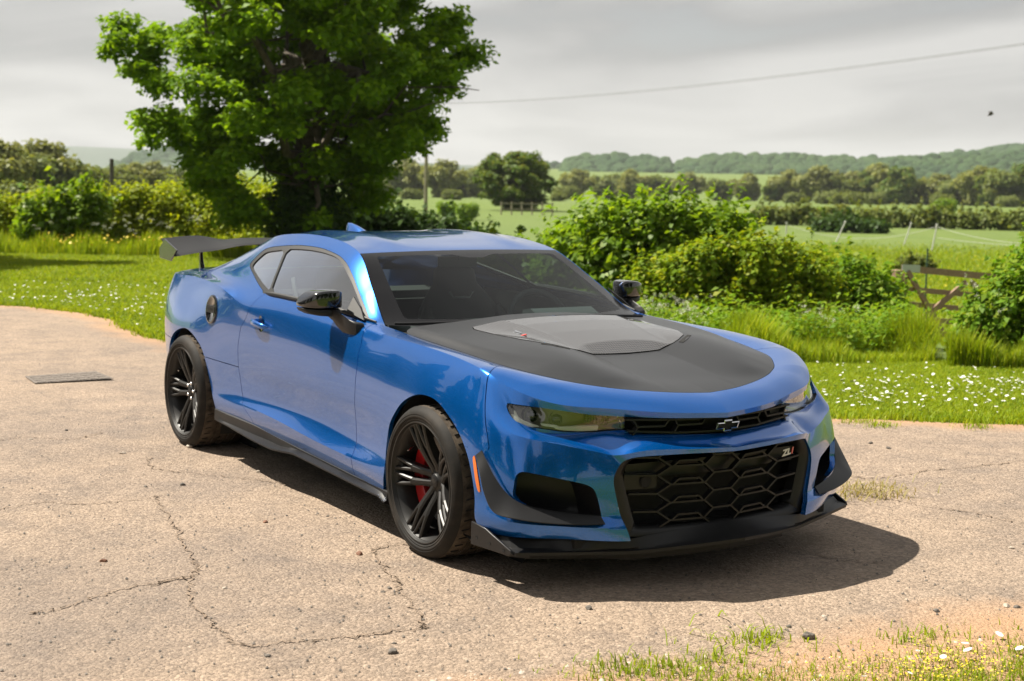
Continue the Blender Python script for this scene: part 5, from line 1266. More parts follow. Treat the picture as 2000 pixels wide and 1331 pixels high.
# undergrowth in front of the hedges: tall grass, nettles, cow parsley
def hvar(P, h): return h*(.55+.45*np.sin(P[:, 0]*2.3+1.7*np.sin(P[:, 1]*1.9))+.30*np.sin(P[:, 1]*5.1+P[:, 0]*3.7)).clip(.25, 1.3)
def scatter(L, n, rs, spread=None):
    """points on the terrain inside a band given by (image column, near depth, far depth)"""
    L = np.array(L, float); u = rs.random(n); px = np.interp(u, np.linspace(0, 1, len(L)), L[:, 0]); d0 = np.interp(px, L[:, 0], L[:, 1]); d1 = np.interp(px, L[:, 0], L[:, 2])
    D = d0+(d1-d0)*np.abs(rs.random(n)+rs.normal(0, .12, n)); p = C0+FH*D[:, None]+RH*((px-1000)/2867.55*D)[:, None]
    return np.c_[p, zT(p[:, 0], p[:, 1])], px, D
rs = np.random.default_rng(31)
P, px, D = scatter([(1130, 16.5, 20), (1300, 14.6, 18), (1500, 14.2, 17.6), (1700, 14.4, 18), (1830, 15.0, 18)], 26000, rs)
stuff(blades('tall_grass', P, hvar(P, .42), .007, 'grass_blade', rs, .45), 'tall uncut grass along the foot of the right-hand hedge', 'grass')
P, px, D = scatter([(1860, 14.2, 15.2), (1950, 14.0, 15.2), (2040, 14.0, 15.2)], 6000, rs)
stuff(blades('tall_grass', P, hvar(P, .32), .006, 'grass_blade', rs, .5), 'tall grass under the bush at the right edge', 'grass')
P, px, D = scatter([(-30, 30, 35), (300, 30, 35), (560, 29, 33)], 16000, rs)
stuff(blades('tall_grass', P, hvar(P, .36), .012, 'grass_blade', rs, .4), 'tall rough grass in front of the long left hedge', 'grass')
P, px, D = scatter([(1150, 17, 19), (1300, 15.6, 17.6), (1500, 15.4, 17.2), (1700, 15.6, 18), (1790, 16.4, 18.4)], 2600, rs)
P[:, 2] += .38*rs.random(len(P)); V, F = leaves(np.repeat(P, 9, 0)+rs.normal(0, .09, (len(P)*9, 3))*[1, 1, 1.5], np.array([0, 0, 1.]), .038, rs, .45, .6)
stuff(fast_mesh('nettles', V, F, 'weed_leaf'), 'nettles and leafy weeds crowding the foot of the hedge', 'weeds')
# cow parsley: stalk plus a flat plate of tiny florets
def umbels(name, P, h, r, rs, label):
    root = empty(name, P[0]); stuff(root, label, 'flowers'); del root['category']; root['category'] = 'flowers'
    st = []; Q = []
    for p in P:
        hh = h*(.7+.5*rs.random()); tip = p+[rs.normal(0, .05), rs.normal(0, .05), hh]; st.append(tube([p-P[0], (p+tip)/2-P[0]+rs.normal(0, .015, 3), tip-P[0]], [.004, .003, .002], 4))
        for k in range(3):
            c = tip-P[0]+np.array([rs.normal(0, .07), rs.normal(0, .07), rs.normal(-.03, .04)])*(k > 0)
            a = rs.random(26)*6.283; rr = r*(.6+.5*rs.random())*np.sqrt(rs.random(26)); Q.append(c+np.stack([rr*np.cos(a), rr*np.sin(a), .012*rs.normal(0, 1, 26)+.02*(1-rr/r)], 1))
    o = mesh_obj('stalks', *join(*st), 'weed_leaf', root, smooth=False)
    Q = np.concatenate(Q); V, F = leaves(Q, np.array([0, 0, 1.]), r*.16, rs, .9, .35); fast_mesh('florets', V, F, 'umbel', root)
P, px, D = scatter([(1130, 16.8, 18.5), (1200, 16.2, 18.2), (1300, 15.2, 17.2), (1380, 15.0, 16.5)], 60, rs); umbels('cow_parsley', P, .55, .032, rs, 'white cow parsley flowering in front of the hedge beside the car')
P, px, D = scatter([(1560, 15.0, 17), (1700, 15.2, 17.5)], 9, rs); umbels('cow_parsley', P, .5, .04, rs, 'few white flower heads in the weeds left of the gate')
P, px, D = scatter([(1900, 14.6, 15), (1990, 14.6, 15)], 5, rs); umbels('cow_parsley', P, .72, .03, rs, 'white flower heads in the bush at the right edge')
P, px, D = scatter([(20, 31, 33), (420, 31, 33)], 18, rs); umbels('cow_parsley', P, .75, .06, rs, 'pale flower heads in front of the long left hedge')
P, px, D = scatter([(80, 29.5, 32), (400, 29.5, 32)], 160, rs); P[:, 2] += .25+.2*rs.random(len(P)); V, F = leaves(P, np.array([0, 0, 1.]), .028, rs, .9, .6); stuff(fast_mesh('buttercups', V, F, 'petal_yellow'), 'yellow wild flowers in the rough grass by the left hedge', 'flowers')

# ---------------- mown grass with daisies ----------------
def lawn(name, L, n, h, wid, rs, label, keep_out=True, mat='grass_blade'):
    P, px, D = scatter(L, n, rs)
    if keep_out: ok = poly_sdf(P[:, :2], trk) < rs.normal(.0, .05, len(P)); P = P[ok]
    return stuff(blades(name, P, h, wid, mat, rs, .7), label, 'grass'), P
lawn('mown_grass', [(1480, 9.2, 14.8), (1600, 9.2, 14.6), (1800, 9.2, 15), (2080, 9.2, 15)], 120000, .045, .0042, rs, 'short mown grass verge right of the car')
lawn('mown_grass', [(-60, 14.5, 21), (150, 13.8, 21), (340, 12.6, 21), (560, 12.6, 21)], 110000, .05, .006, rs, 'mown grass beyond the track left of the car')
lawn('mown_grass', [(-60, 21, 31), (560, 21, 31)], 90000, .07, .010, rs, 'mown grass strip further back on the left')
lawn('mown_grass', [(540, 11, 21), (900, 10, 19), (1200, 9.5, 15.5), (1500, 9.2, 14.6)], 80000, .06, .006, rs, 'mown grass hidden behind the car')
lawn('mown_grass', [(-700, 15, 27), (-60, 14.5, 27)], 50000, .06, .009, rs, 'mown grass continuing out of the picture at left')
lawn('mown_grass', [(2080, 8.5, 15), (2700, 7, 14)], 40000, .05, .006, rs, 'grass verge continuing out of the picture at right')
Pb = rs.random((260000, 2))*[2.3, 5.6]+[2.6, -2.2]; dd_ = poly_sdf(Pb, trk[::2])-.40; dens = smoothstep(.05, -.5, dd_); cl = .5+.5*np.sin(Pb[:, 0]*9+2*np.sin(Pb[:, 1]*7))*np.sin(Pb[:, 1]*8+1.5*np.sin(Pb[:, 0]*5)); Pb = Pb[(rs.random(len(Pb)) < (.04+.8*dens*(.35+.65*cl))*smoothstep(-1.6, -.4, Pb[:, 1])) & (dd_ < rs.normal(-.02, .10, len(Pb)))]; Pb = np.c_[Pb, zT(Pb[:, 0], Pb[:, 1])]
stuff(blades('verge_grass', Pb, .035, .0022, 'grass_blade', rs, .8), 'short sunlit grass in the bottom right corner', 'grass')
Pd = Pb[rs.choice(len(Pb), 12000)]; stuff(blades('dry_verge_grass', Pd+[0, 0, .002], .03, .0018, 'dry_grass', rs, .9), 'dry straw-coloured grass at the edge of the near verge', 'grass')
def flowers(name, P, r, rs, mat, label, hgt):
    n = len(P); k = 7; a = np.linspace(0, 6.283, k, endpoint=False); P = P+np.c_[0*P[:, :2], hgt*(.6+.8*rs.random(n))]; tilt = rs.normal(0, .25, (n, 2)); rr = r*(.7+.6*rs.random(n))
    ring = np.stack([np.cos(a), np.sin(a)], 1)
    V = P[:, None]+np.concatenate([ring[None]*rr[:, None, None], ((ring[None]*tilt[:, None]).sum(2)*rr[:, None])[..., None]], 2); F = np.arange(n*k).reshape(n, k)
    return stuff(fast_mesh(name, V.reshape(-1, 3), F, mat), label, 'flowers')
def clustered(L, n, rs, ncl=40, sp=.35):
    P, px, D = scatter(L, ncl, rs); i = rs.integers(0, ncl, n); Q = P[i, :2]+rs.normal(0, sp, (n, 2)); Q = Q[poly_sdf(Q, trk) < -.1]; return np.c_[Q, zT(Q[:, 0], Q[:, 1])]
flowers('daisies', clustered([(1570, 10.3, 13.6), (1800, 10.4, 13.4), (2060, 10.4, 13.4)], 520, rs, 60, .34), .0125, rs, 'petal_white', 'white daisies scattered over the right grass verge', .05)
flowers('daisies', clustered([(-40, 15.5, 20), (340, 14.5, 19.5)], 420, rs, 50, .5), .013, rs, 'petal_white', 'white daisies scattered over the left lawn', .06)
flowers('daisies', np.c_[[(3.33, -.05), (3.40, -.12), (3.38, .12), (3.45, .05), (3.52, -.3), (3.44, -.42), (3.40, -.62), (3.36, .32), (3.42, -.75), (3.5, .25), (3.46, -.08)], np.zeros(11)], .012, rs, 'petal_white', 'few daisies in the grass at the bottom right', .035)
flowers('yellow_clover', np.c_[rs.normal(0, 1, (420, 2))*[.10, .22]+[3.48, -.1], np.zeros(420)], .0035, rs, 'petal_yellow', 'tiny yellow clover flowers in the bottom right corner', .03)
P, px, D = scatter([(1600, 30, 60), (2060, 26, 60)], 500, rs); flowers('field_buttercups', P, .016, rs, 'petal_yellow', 'yellow buttercups dotted over the paddock', .15)
P, px, D = scatter([(1480, 22, 62), (1700, 21, 62), (2080, 18, 62)], 60000, rs); stuff(blades('paddock_grass', P, .10, .014, 'grass_blade', rs, .6), 'grass of the paddock behind the gate', 'grass')
# tufts on the bare soil and the hay on the track
for (tx_, ty_, n, mat, lab) in ((1700, 967, 260, 'dry_grass', 'small heap of dried cut grass lying on the track right of the car'), (1430, 1268, 50, 'grass_blade', 'small grass tuft on the bare soil left of the grey stone')):
    g0 = ground_at(tx_, ty_); Q = rs.normal(0, 1, (n, 2))*[.10, .13]+g0; o = blades('grass_tuft', np.c_[Q, np.full(n, .008)], .05, .003, mat, rs, 1.6); tag(o, lab, 'grass tuft', None, 'stuff')
for k, (tx_, ty_) in enumerate(((1680, 828), (1722, 836), (1550, 812), (1900, 838), (1215, 1310), (1490, 1255), (1400, 1300), (1300, 1316), (1800, 1255))):
    g0 = ground_at(tx_, ty_); n = 110; Q = rs.normal(0, 1, (n, 2))*[.05, .07]+g0; o = blades('grass_tuft', np.c_[Q, np.full(n, .004)], .04, .0028, 'grass_blade', rs, 1.0); tag(o, ('grass tuft in the far soil margin just right of the car', 'second grass tuft in the far soil margin right of the car', 'grass tuft in the soil margin behind the left headlight', 'grass tuft in the far soil margin near the right edge', 'sparse tuft at the bottom edge below the grille', 'tuft on the bare soil left of the grey stone, in front of the nose', 'sparse tuft near the bottom edge, left of the grey stone', 'second sparse tuft near the bottom edge, below the grille badge', 'tuft on the bare soil right of the grey stone')[k], 'grass tuft', 'tufts along the track edge', 'stuff')

# ---------------- stones and grit ----------------
def stone_mesh(r, seed, sq=.6):
    rs_ = np.random.default_rng(seed); bm = bmesh.new(); bmesh.ops.create_icosphere(bm, subdivisions=2, radius=1)
    pl = rs_.normal(0, 1, (9, 3)); pl /= np.linalg.norm(pl, axis=1)[:, None]; off = rs_.uniform(.55, .9, 9)
    for v in bm.verts:
        c = np.array(v.co)
        for p, o in zip(pl, off):
            k = c@p
            if k > o: c = c-p*(k-o)
        v.co = Vector(c*[1, .8, sq]*r)
    me = bpy.data.meshes.new('stone'); bm.to_mesh(me); bm.free(); return me
def stone(px, py, r, mat, label, seed, group=None):
    g0 = ground_at(px, py); me = stone_mesh(r, seed); me.materials.append(MATS[mat]); o = bpy.data.objects.new('stone', me); COL.objects.link(o); o.location = (g0[0], g0[1], r*.38+.006); o.rotation_euler = (0, 0, seed*1.3); tag(o, label, 'stone', group)
stone(1577, 1252, .030, 'stone', 'fist-sized grey stone on the bare soil near the bottom right grass', 1)
stone(701, 1088, .020, 'stone_red', 'reddish brown stone on the track left of the front wheel', 2)
stone(370, 878, .024, 'stone_pale', 'pale stone touching the ground beside the rear tyre', 3)
stone(767, 1281, .022, 'stone', 'dark grey stone near the bottom edge below the front wheel', 4)
stone(518, 1025, .016, 'stone_red', 'small reddish stone in the middle of the left track', 5)
stone(202, 1102, .017, 'stone_red', 'dark red stone on the cracked slab at the left', 6)
stone(1150, 1195, .018, 'stone', 'black pebble at the edge of the car shadow', 7)
for k, (x, y, r) in enumerate(((357, 952, .018), (505, 927, .017), (640, 1013, .011), (655, 1017, .009), (240, 890, .02), (130, 845, .016), (522, 1288, .014), (439, 1155, .012), (760, 1155, .013), (748, 1162, .011), (1965, 1190, .02), (1985, 1192, .016), (1828, 1200, .016), (1610, 1212, .014), (770, 1263, .011), (1540, 1230, .014), (1975, 1076, .014), (560, 1012, .010), (285, 955, .013), (60, 862, .015), (1735, 880, .02), (1700, 870, .018))):
    stone(x, y, r, ('stone', 'stone_pale', 'stone')[k % 3], 'small loose stone lying on the dusty track', 50+k, 'loose stones on the track')
n = 7000; px = rs.random(n)*2000; py = 640+rs.random(n)**.8*690; G0 = np.array([ground_at(a, b) for a, b in zip(px, py)]); G0 = G0[poly_sdf(G0, trk) > .02]; n = len(G0); r = .0014+.0060*rs.random(n)**6
base = np.array([(1, 0, 0), (0, 1, 0), (-1, 0, 0), (0, -1, 0), (0, 0, 1)]); V = (base[None]*(.7+.6*rs.random((n, 5, 1)))*r[:, None, None]*[1, 1, .9])+np.c_[G0, np.full(n, .0125)][:, None]
ft = np.array([(0, 1, 4), (1, 2, 4), (2, 3, 4), (3, 0, 4)]); F = (ft[None]+5*np.arange(n)[:, None, None]).reshape(-1, 3)
stuff(fast_mesh('grit', V.reshape(-1, 3), F, 'stone'), 'dark grit scattered over the track', 'grit')
# pale and reddish chips in the near soil
n = 1500; G0 = rs.random((n, 2))*[1.2, 4.2]+[2.2, -2.4]; dd_ = poly_sdf(G0, trk); G0 = G0[(dd_ > -.15) & (dd_ < .4)]; n = len(G0); r = .003+.008*rs.random(n)**3
V = (base[None]*(.6+.8*rs.random((n, 5, 1)))*r[:, None, None]*[1, 1, .7])+np.c_[G0, np.full(n, .010)][:, None]; F = (ft[None]+5*np.arange(n)[:, None, None]).reshape(-1, 3)
stuff(fast_mesh('stone_chips', V.reshape(-1, 3), F, 'stone_pale'), 'pale stone chips in the soil of the near verge', 'gravel')

# ---------------- wooden field gate ----------------
gA = W(21.5, PXL(1762, 21.5)); gB = W(22.6, PXL(1975, 22.6)); gate = empty('field_gate', gA); tag(gate, 'brown wooden five-bar gate with crossed braces in the hedge gap', 'gate')
gd_ = np.array([gB[0]-gA[0], gB[1]-gA[1]]); gl = np.linalg.norm(gd_); gd_ /= gl
def gp(s, z, o=0): return (gd_[0]*s-gd_[1]*o, gd_[1]*s+gd_[0]*o, z)
zg = float(gA[2]); Z = lambda z: z-zg
TOPA, TOPB = Z(.30), Z(.10)
for k, (zz, hgt) in enumerate(((0, .05), (-.30, .038), (-.52, .038), (-.73, .038), (-.93, .038))):
    solid('bar', bar([gp(.02, TOPA+zz), gp(gl, TOPB+zz)], .02, hgt), 'gate_wood', gate, smooth=False)
solid('brace', bar([gp(.05, TOPA-.05, -.045), gp(.80, TOPA-.95, -.045)], .018, .04), 'gate_wood', gate, smooth=False)
solid('brace', bar([gp(1.25, TOPB-.03, -.04), gp(.22, TOPA-.86, -.04)], .018, .04), 'gate_wood', gate, smooth=False)
solid('brace', bar([gp(1.35, TOPB-.02, -.04), gp(1.75, TOPB-.3, -.04)], .016, .035), 'gate_wood', gate, smooth=False)
solid('stile', bar([gp(.03, TOPA+.05), gp(.03, TOPA-1.0)], .03, .035, (1, 0, 0)), 'gate_wood', gate, smooth=False)
solid('hinge_strap', bar([gp(-.05, TOPA+.005, -.03), gp(.30, TOPA-.01, -.03)], .008, .055), 'galvanised', gate, smooth=False)
solid('gate_post', bar([gp(-.14, TOPA-.02), gp(-.14, TOPA-1.25)], .08, .08, (1, 0, 0)), 'gate_wood', gate, smooth=False)
# green stake
p = W(27, PXL(1808, 27)); o = solid('metal_stake', tube([(0, 0, -.1), (0, 0, 1.22)], .016, 8), 'stake_green', None); o.location = p; tag(o, 'thin dark green stake standing behind the gate', 'stake')
# white electric fence posts and tape
posts = []
for px, D, h, lean, lab in ((1531, 64, 1.05, (0, 0), 'upright white fence post nearest the hedge top'), (1624, 66, 1.1, (.28, .42), 'leaning white fence post left of the grass tussock'), (1760, 68, 1.05, (.18, .28), 'short leaning white fence post right of the middle of the paddock'), (1815, 60, 1.15, (.10, .17), 'tall white fence post above the gate')):
    p = W(D, PXL(px, D)); r = empty('fence_post', p); tag(r, lab, 'fence post', 'white electric fence posts'); tip = np.array([lean[0], lean[1], h])
    solid('post', tube([(0, 0, -.1), tip], .03, 8), 'post_white', r); solid('insulator', tube([tip*.93, tip*1.0], .045, 8), 'post_white', r); posts.append(p+tip*.9)
def tape(A, B, sag, name, label):
    t = np.linspace(0, 1, 24)[:, None]; Q = A*(1-t)+B*t; Q[:, 2] -= sag*4*t[:, 0]*(1-t[:, 0]); o = mesh_obj(name, *tube(Q-A, .009, 5), 'tape_white', None, False); o.location = A; tag(o, label, 'fence tape')
farR = W(52, PXL(2120, 52), .7)
tape(posts[0], posts[3], .55, 'fence_tape', 'slack white fence tape between the first and the tall post')
tape(posts[3], farR, .30, 'fence_tape', 'white fence tape running right from the tall post')
tape(posts[3]-[0, 0, .45], farR-[0, 0, .12], .12, 'fence_tape', 'lower white fence tape running out of the picture at the right')
# dark tussock in the paddock
bush('tussock', HS([(1755, 44, .4, .35), (1785, 44, .5, .55), (1815, 44, .3, .3)]), 'dull dock and thistle tussock in the paddock', 'bush', 'olive_leaf', 1600, .06, 61, None, 20, .9, .22, .9, 4)
# ---------------- utility poles, wires ----------------
def pole(px, D, ztop, r, mat, label, arm=True):
    p = W(D, PXL(px, D)); o = empty('utility_pole', p); tag(o, label, 'utility pole'); h = ztop-p[2]
    solid('shaft', tube([(0, 0, -.5), (0, 0, h)], [r, r*.75], 10), mat, o)
    if arm: solid('cross_arm', bar([(-.9*RH[0], -.9*RH[1], h-.25), (.9*RH[0], .9*RH[1], h-.25)], .05, .06), mat, o)
    for s in (-.8, 0, .8):
        if arm: solid('insulator', tube([(s*RH[0], s*RH[1], h-.2), (s*RH[0], s*RH[1], h)], .05, 8), 'galvanised', o)
    return p+[0, 0, h]
pt = pole(828, 95, 5.9, .13, 'pole_wood', 'pale wooden utility pole right of the maple')
pole(218, 70, 1.95, .13, 'pole_dark', 'dark utility pole above the left hedge', False)
wend = W(6, 27, 6.75)
for k, (s, lab) in enumerate(((-.8, 'lowest of the overhead wires crossing the sky at right'), (0, 'middle overhead wire crossing the sky at right'), (.8, 'topmost overhead wire crossing the sky at right'))):
    A = pt+np.array([s*RH[0], s*RH[1], 0]); B = wend+np.array([s*FH[0]*-1, s*FH[1]*-1, 0])*1.2; t_ = np.linspace(0, 1, 40)[:, None]; Q = A*(1-t_)+B*t_; Q[:, 2] -= 1.1*4*t_[:, 0]*(1-t_[:, 0])
    o = mesh_obj('overhead_wire', *tube(Q-A, .0045, 5), 'wire_grey', None, False); o.location = A; tag(o, lab, 'wire')
# wires passing over the camera side (they show in the windscreen)
for k in range(4):
    A = np.array([-20., -26+.9*k, 8.5]); B = np.array([46., -3+.9*k, 9.5]); t_ = np.linspace(0, 1, 40)[:, None]; Q = A*(1-t_)+B*t_; Q[:, 2] -= 1.6*4*t_[:, 0]*(1-t_[:, 0])
    o = mesh_obj('overhead_wire', *tube(Q-A, .022, 5), 'wire_grey', None, False); o.location = A; tag(o, 'overhead wire behind the camera, mirrored in the windscreen', 'wire', 'wires mirrored in the windscreen')
# bird
p = W(45, PXL(1917, 45)); zb_ = 1.6+(352-226)/2867*45; bird = empty('bird', (p[0], p[1], zb_)); tag(bird, 'small dark bird flying in the grey sky at right', 'bird')
Lb = [[np.array([s*RH[0]*.10, s*RH[1]*.10, 0])+np.array([FH[0]*math.cos(a)*r, FH[1]*math.cos(a)*r, math.sin(a)*r+s*.03]) for a in np.linspace(0, 6.283, 8, endpoint=False)] for s, r in ((-1, .004), (-.6, .022), (0, .03), (.6, .02), (1, .006))]
solid('body', loops_skin(Lb), 'pole_dark', bird, 60)
for s in (-1, 1): solid('wing', prism([np.array([0, 0, 0]), np.array([FH[0]*.06*s+RH[0]*.05, FH[1]*.06*s+RH[1]*.05, .05]), np.array([FH[0]*.13*s+RH[0]*-.02, FH[1]*.13*s+RH[1]*-.02, .11]), np.array([RH[0]*-.06, RH[1]*-.06, .01])], (0, 0, .006)), 'pole_dark', bird, smooth=False)
# ---------------- middle distance ----------------
b = W(150, PXL(1003, 150)); broad_tree('chestnut_tree', b, 5.4, (0, 0, 2.95), (3.85, 3.85, 2.95), 'round dark chestnut tree standing alone in the middle distance', None, 230, 26000, .20, 'chestnut_leaf', 71, (.5, .85), .3, .5, -1.0, 8)
rs = np.random.default_rng(81)
proto = []
def tree_proto(kind, mat, seed, shape, n=5600, ls=.27):
    """far tree built once per kind, then copied"""
    r2 = np.random.default_rng(seed); k = 26; d = r2.normal(0, 1, (k, 3)); d /= np.linalg.norm(d, axis=1)[:, None]; C = d*np.array(shape)*(.45+.5*r2.random((k, 1)))+[0, 0, shape[2]*1.05]
    Rr = np.stack([r2.uniform(.9, 1.6, k)]*3, 1)*[1, 1, .8]; P, N = blobs_points(C, Rr, n, r2, .5); V, F = leaves(P, N+[0, 0, .5], ls, r2, .7, .6)
    rt_ = empty(kind, (0, 0, 0)); fast_mesh('crown', V, F, mat, rt_); solid('trunk', limb((0, 0, -.5), (0, 0, shape[2]*1.0), .35, .12, r2, 5, .03)[0], 'bark', rt_, 60); return rt_
protos = [tree_proto('willow_tree', 'willow_leaf', 82, (3.2, 3.2, 2.8)), tree_proto('willow_tree', 'olive_leaf', 83, (3.6, 3.6, 2.5)), tree_proto('field_tree', 'chestnut_leaf', 84, (2.6, 2.6, 3.2)), tree_proto('thorn_bush', 'olive_leaf', 85, (3.0, 3.0, 1.5), 3600), tree_proto('field_tree', 'hedge_leaf', 86, (2.4, 2.4, 1.9), 3600)]
used_p = [False]*5; far_list = []
LABS = ['pale grey-green willow in the far tree belt', 'olive green willow in the far tree belt', 'dark upright tree in the far tree belt', 'low olive thorn bush in front of the far tree belt', 'bright green rounded bush in the valley']
def far_tree(k, px, D, s, label=None, base=None, sq=1.0):
    p = W(D, PXL(px, D)) if base is None else base
    if not used_p[k]: o = protos[k]; used_p[k] = True
    else:
        o = protos[k].copy(); COL.objects.link(o)
        for ch in protos[k].children: c = ch.copy(); COL.objects.link(c); c.parent = o; c.matrix_parent_inverse = Matrix()
    s = s*((1.4 if k < 3 else 1.15) if D > 299 else .74); o.location = p; o.scale = (s*1.1, s*1.1, s*sq); o.rotation_euler = (0, 0, px*.7); tag(o, label or LABS[k], 'tree', None if label else 'far field trees'); far_list.append((k, px, o)) if label is None else None
for px, D, k, s in ((1120, 400, 0, .9), (1180, 420, 1, 1.0), (1230, 410, 0, .95), (1290, 430, 1, 1.0), (1340, 420, 0, .9), (1400, 430, 1, .9), (1450, 420, 0, .9), (1500, 380, 2, .62), (1530, 380, 0, .95), (1560, 390, 1, .95), (1592, 370, 0, 1.05), (1630, 370, 1, 1.0), (1655, 390, 0, .95), (1690, 370, 2, .95), (1715, 370, 0, 1.15), (1745, 360, 2, 1.05), (1785, 380, 1, .95), (1820, 380, 0, .9), (1860, 370, 1, .95), (1900, 350, 0, 1.05), (1930, 340, 2, .95), (1965, 330, 1, 1.1), (2000, 330, 2, 1.1), (2040, 330, 1, 1.1),
    (1545, 330, 3, .62), (1610, 320, 3, .75), (1660, 310, 3, .7), (1700, 330, 3, .7), (1830, 330, 3, .7), (1960, 300, 3, .6), (1640, 300, 3, .6),
    (860, 330, 0, .95), (800, 340, 0, 1.0), (760, 340, 1, 1.0), (900, 350, 1, .9), (1100, 330, 3, .8), (940, 380, 0, 1.0), (730, 300, 3, .9), (880, 250, 3, .7), (800, 240, 3, .7), (1085, 260, 3, .6)):
    far_tree(k, px, D, s)
for px, D, k, s in ((20, 130, 1, 1.25), (70, 140, 0, 1.3), (105, 140, 1, 1.25), (150, 150, 1, 1.1), (-20, 120, 0, 1.2), (45, 110, 3, .9), (190, 150, 3, 1.0), (230, 170, 1, .95), (270, 180, 0, .95), (310, 190, 1, .95), (350, 170, 3, .95), (400, 180, 1, .9), (440, 190, 0, .9), (130, 105, 3, .62), (175, 100, 3, .6), (300, 120, 3, .75), (255, 110, 3, .55), (210, 250, 1, 1.3), (255, 260, 1, 1.2), (300, 250, 0, 1.2), (360, 250, 1, 1.2), (420, 260, 1, 1.2)):
    far_tree(k, px, D, s)
far_tree(4, 1835, 150, .62, 'small bright green bush standing above the paddock hedge', None, 1.0)
for px, D in ((1485, 120), (1560, 118), (1605, 116), (740, 120), (870, 118), (910, 110)): far_tree(4, px, D, .42)
bush('paddock_hedge', HS([(1470, 112, 1.2, 1.55), (1620, 110, 1.2, 1.6), (1800, 108, 1.2, 1.45), (2060, 104, 1.3, 1.5)]), 'long dark hedge along the far side of the paddock', 'hedge', 'olive_leaf', 14000, .16, 91, None, 190, .7, .7, .9, 0)
bush('scrub', HS([(1600, 92, 1.0, .9), (1660, 90, 1.2, 1.1), (1720, 90, 1.0, .8)]), 'low dark scrub in front of the paddock hedge', 'bush', 'dark_leaf', 3500, .13, 92, None, 40, .7, .5, .9, 0)
ORD = ['first', 'second', 'third', 'fourth', 'fifth', 'sixth', 'seventh', 'eighth', 'ninth', 'tenth', 'eleventh', 'twelfth', 'thirteenth', 'fourteenth', 'fifteenth', 'sixteenth', 'seventeenth', 'eighteenth', 'nineteenth', 'twentieth', 'twenty-first', 'twenty-second', 'twenty-third', 'twenty-fourth', 'twenty-fifth']
KIND = ['pale grey-green willow', 'olive green willow', 'dark upright tree', 'low olive thorn bush', 'bright green rounded bush']
for k in range(5):
    for lo, hi, where in ((-999, 500, 'among the trees left of the maple'), (500, 1050, 'between the maple and the round chestnut'), (1050, 9999, 'in the far belt right of the chestnut')):
        sel = sorted([f for f in far_list if f[0] == k and lo <= f[1] < hi], key=lambda f: f[1])
        for i, (_, _, o) in enumerate(sel):
            o['label'] = ('%s, %s from the left %s' % (KIND[k], ORD[i], where)) if len(sel) > 1 else ('only %s %s' % (KIND[k], where))
# small post and rail fence left of the elder hedge
fr = empty('rail_fence', W(130, PXL(1040, 130))); tag(fr, 'short weathered post and rail fence beside the round chestnut tree', 'fence'); f0 = np.array(fr.location)
pf = [W(130+i*.2, PXL(975+i*20, 130)) for i in range(6)]
for q in pf: solid('post', bar([q-f0, q-f0+[0, 0, 1.15]], .05, .05, (1, 0, 0)), 'pole_wood', fr, smooth=False)
for zz in (.5, 1.0):
    for a_, b_ in zip(pf[:-1], pf[1:]): solid('rail', bar([a_-f0+[0, 0, zz], b_-f0+[0, 0, zz]], .03, .05), 'pole_wood', fr, smooth=False)
# ---------------- hills and woods ----------------
def hill(name, stations, D0, depth, mat, zb=-6):
    """ridge: (image column, image row of the crest) at depth D0"""
    px = np.linspace(stations[0][0], stations[-1][0], 70); S = np.array(stations); row = np.interp(px, S[:, 0], S[:, 1]); row = np.convolve(np.pad(row, 3, 'edge'), np.ones(7)/7, 'valid')
    hz = 321.4+(px/2000)*32.3; zt = 1.6+(hz-row)/2867.55*D0
    rows = []
    for k in np.linspace(0, 1, 9):
        D = D0-depth*(1-k); z = zb+(zt-zb)*smoothstep(0, 1, k); p = C0+FH*D+RH*((px-1000)/2867.55*D0*(D/D0))[:, None]; rows.append(np.c_[p, z])
    for k in (.3, 1.0):
        D = D0+depth*k; p = C0+FH*D+RH*((px-1000)/2867.55*D)[:, None]; rows.append(np.c_[p, zt*(1-k)+(zb-30)*k])
    G = np.stack(rows); n1, n2 = G.shape[:2]; I_ = np.arange(n1*n2).reshape(n1, n2); F = np.stack([I_[:-1, :-1], I_[1:, :-1], I_[1:, 1:], I_[:-1, 1:]], 2).reshape(-1, 4)
    return struct(fast_mesh(name, G.reshape(-1, 3), F, mat, smooth=True)), (px, zt)
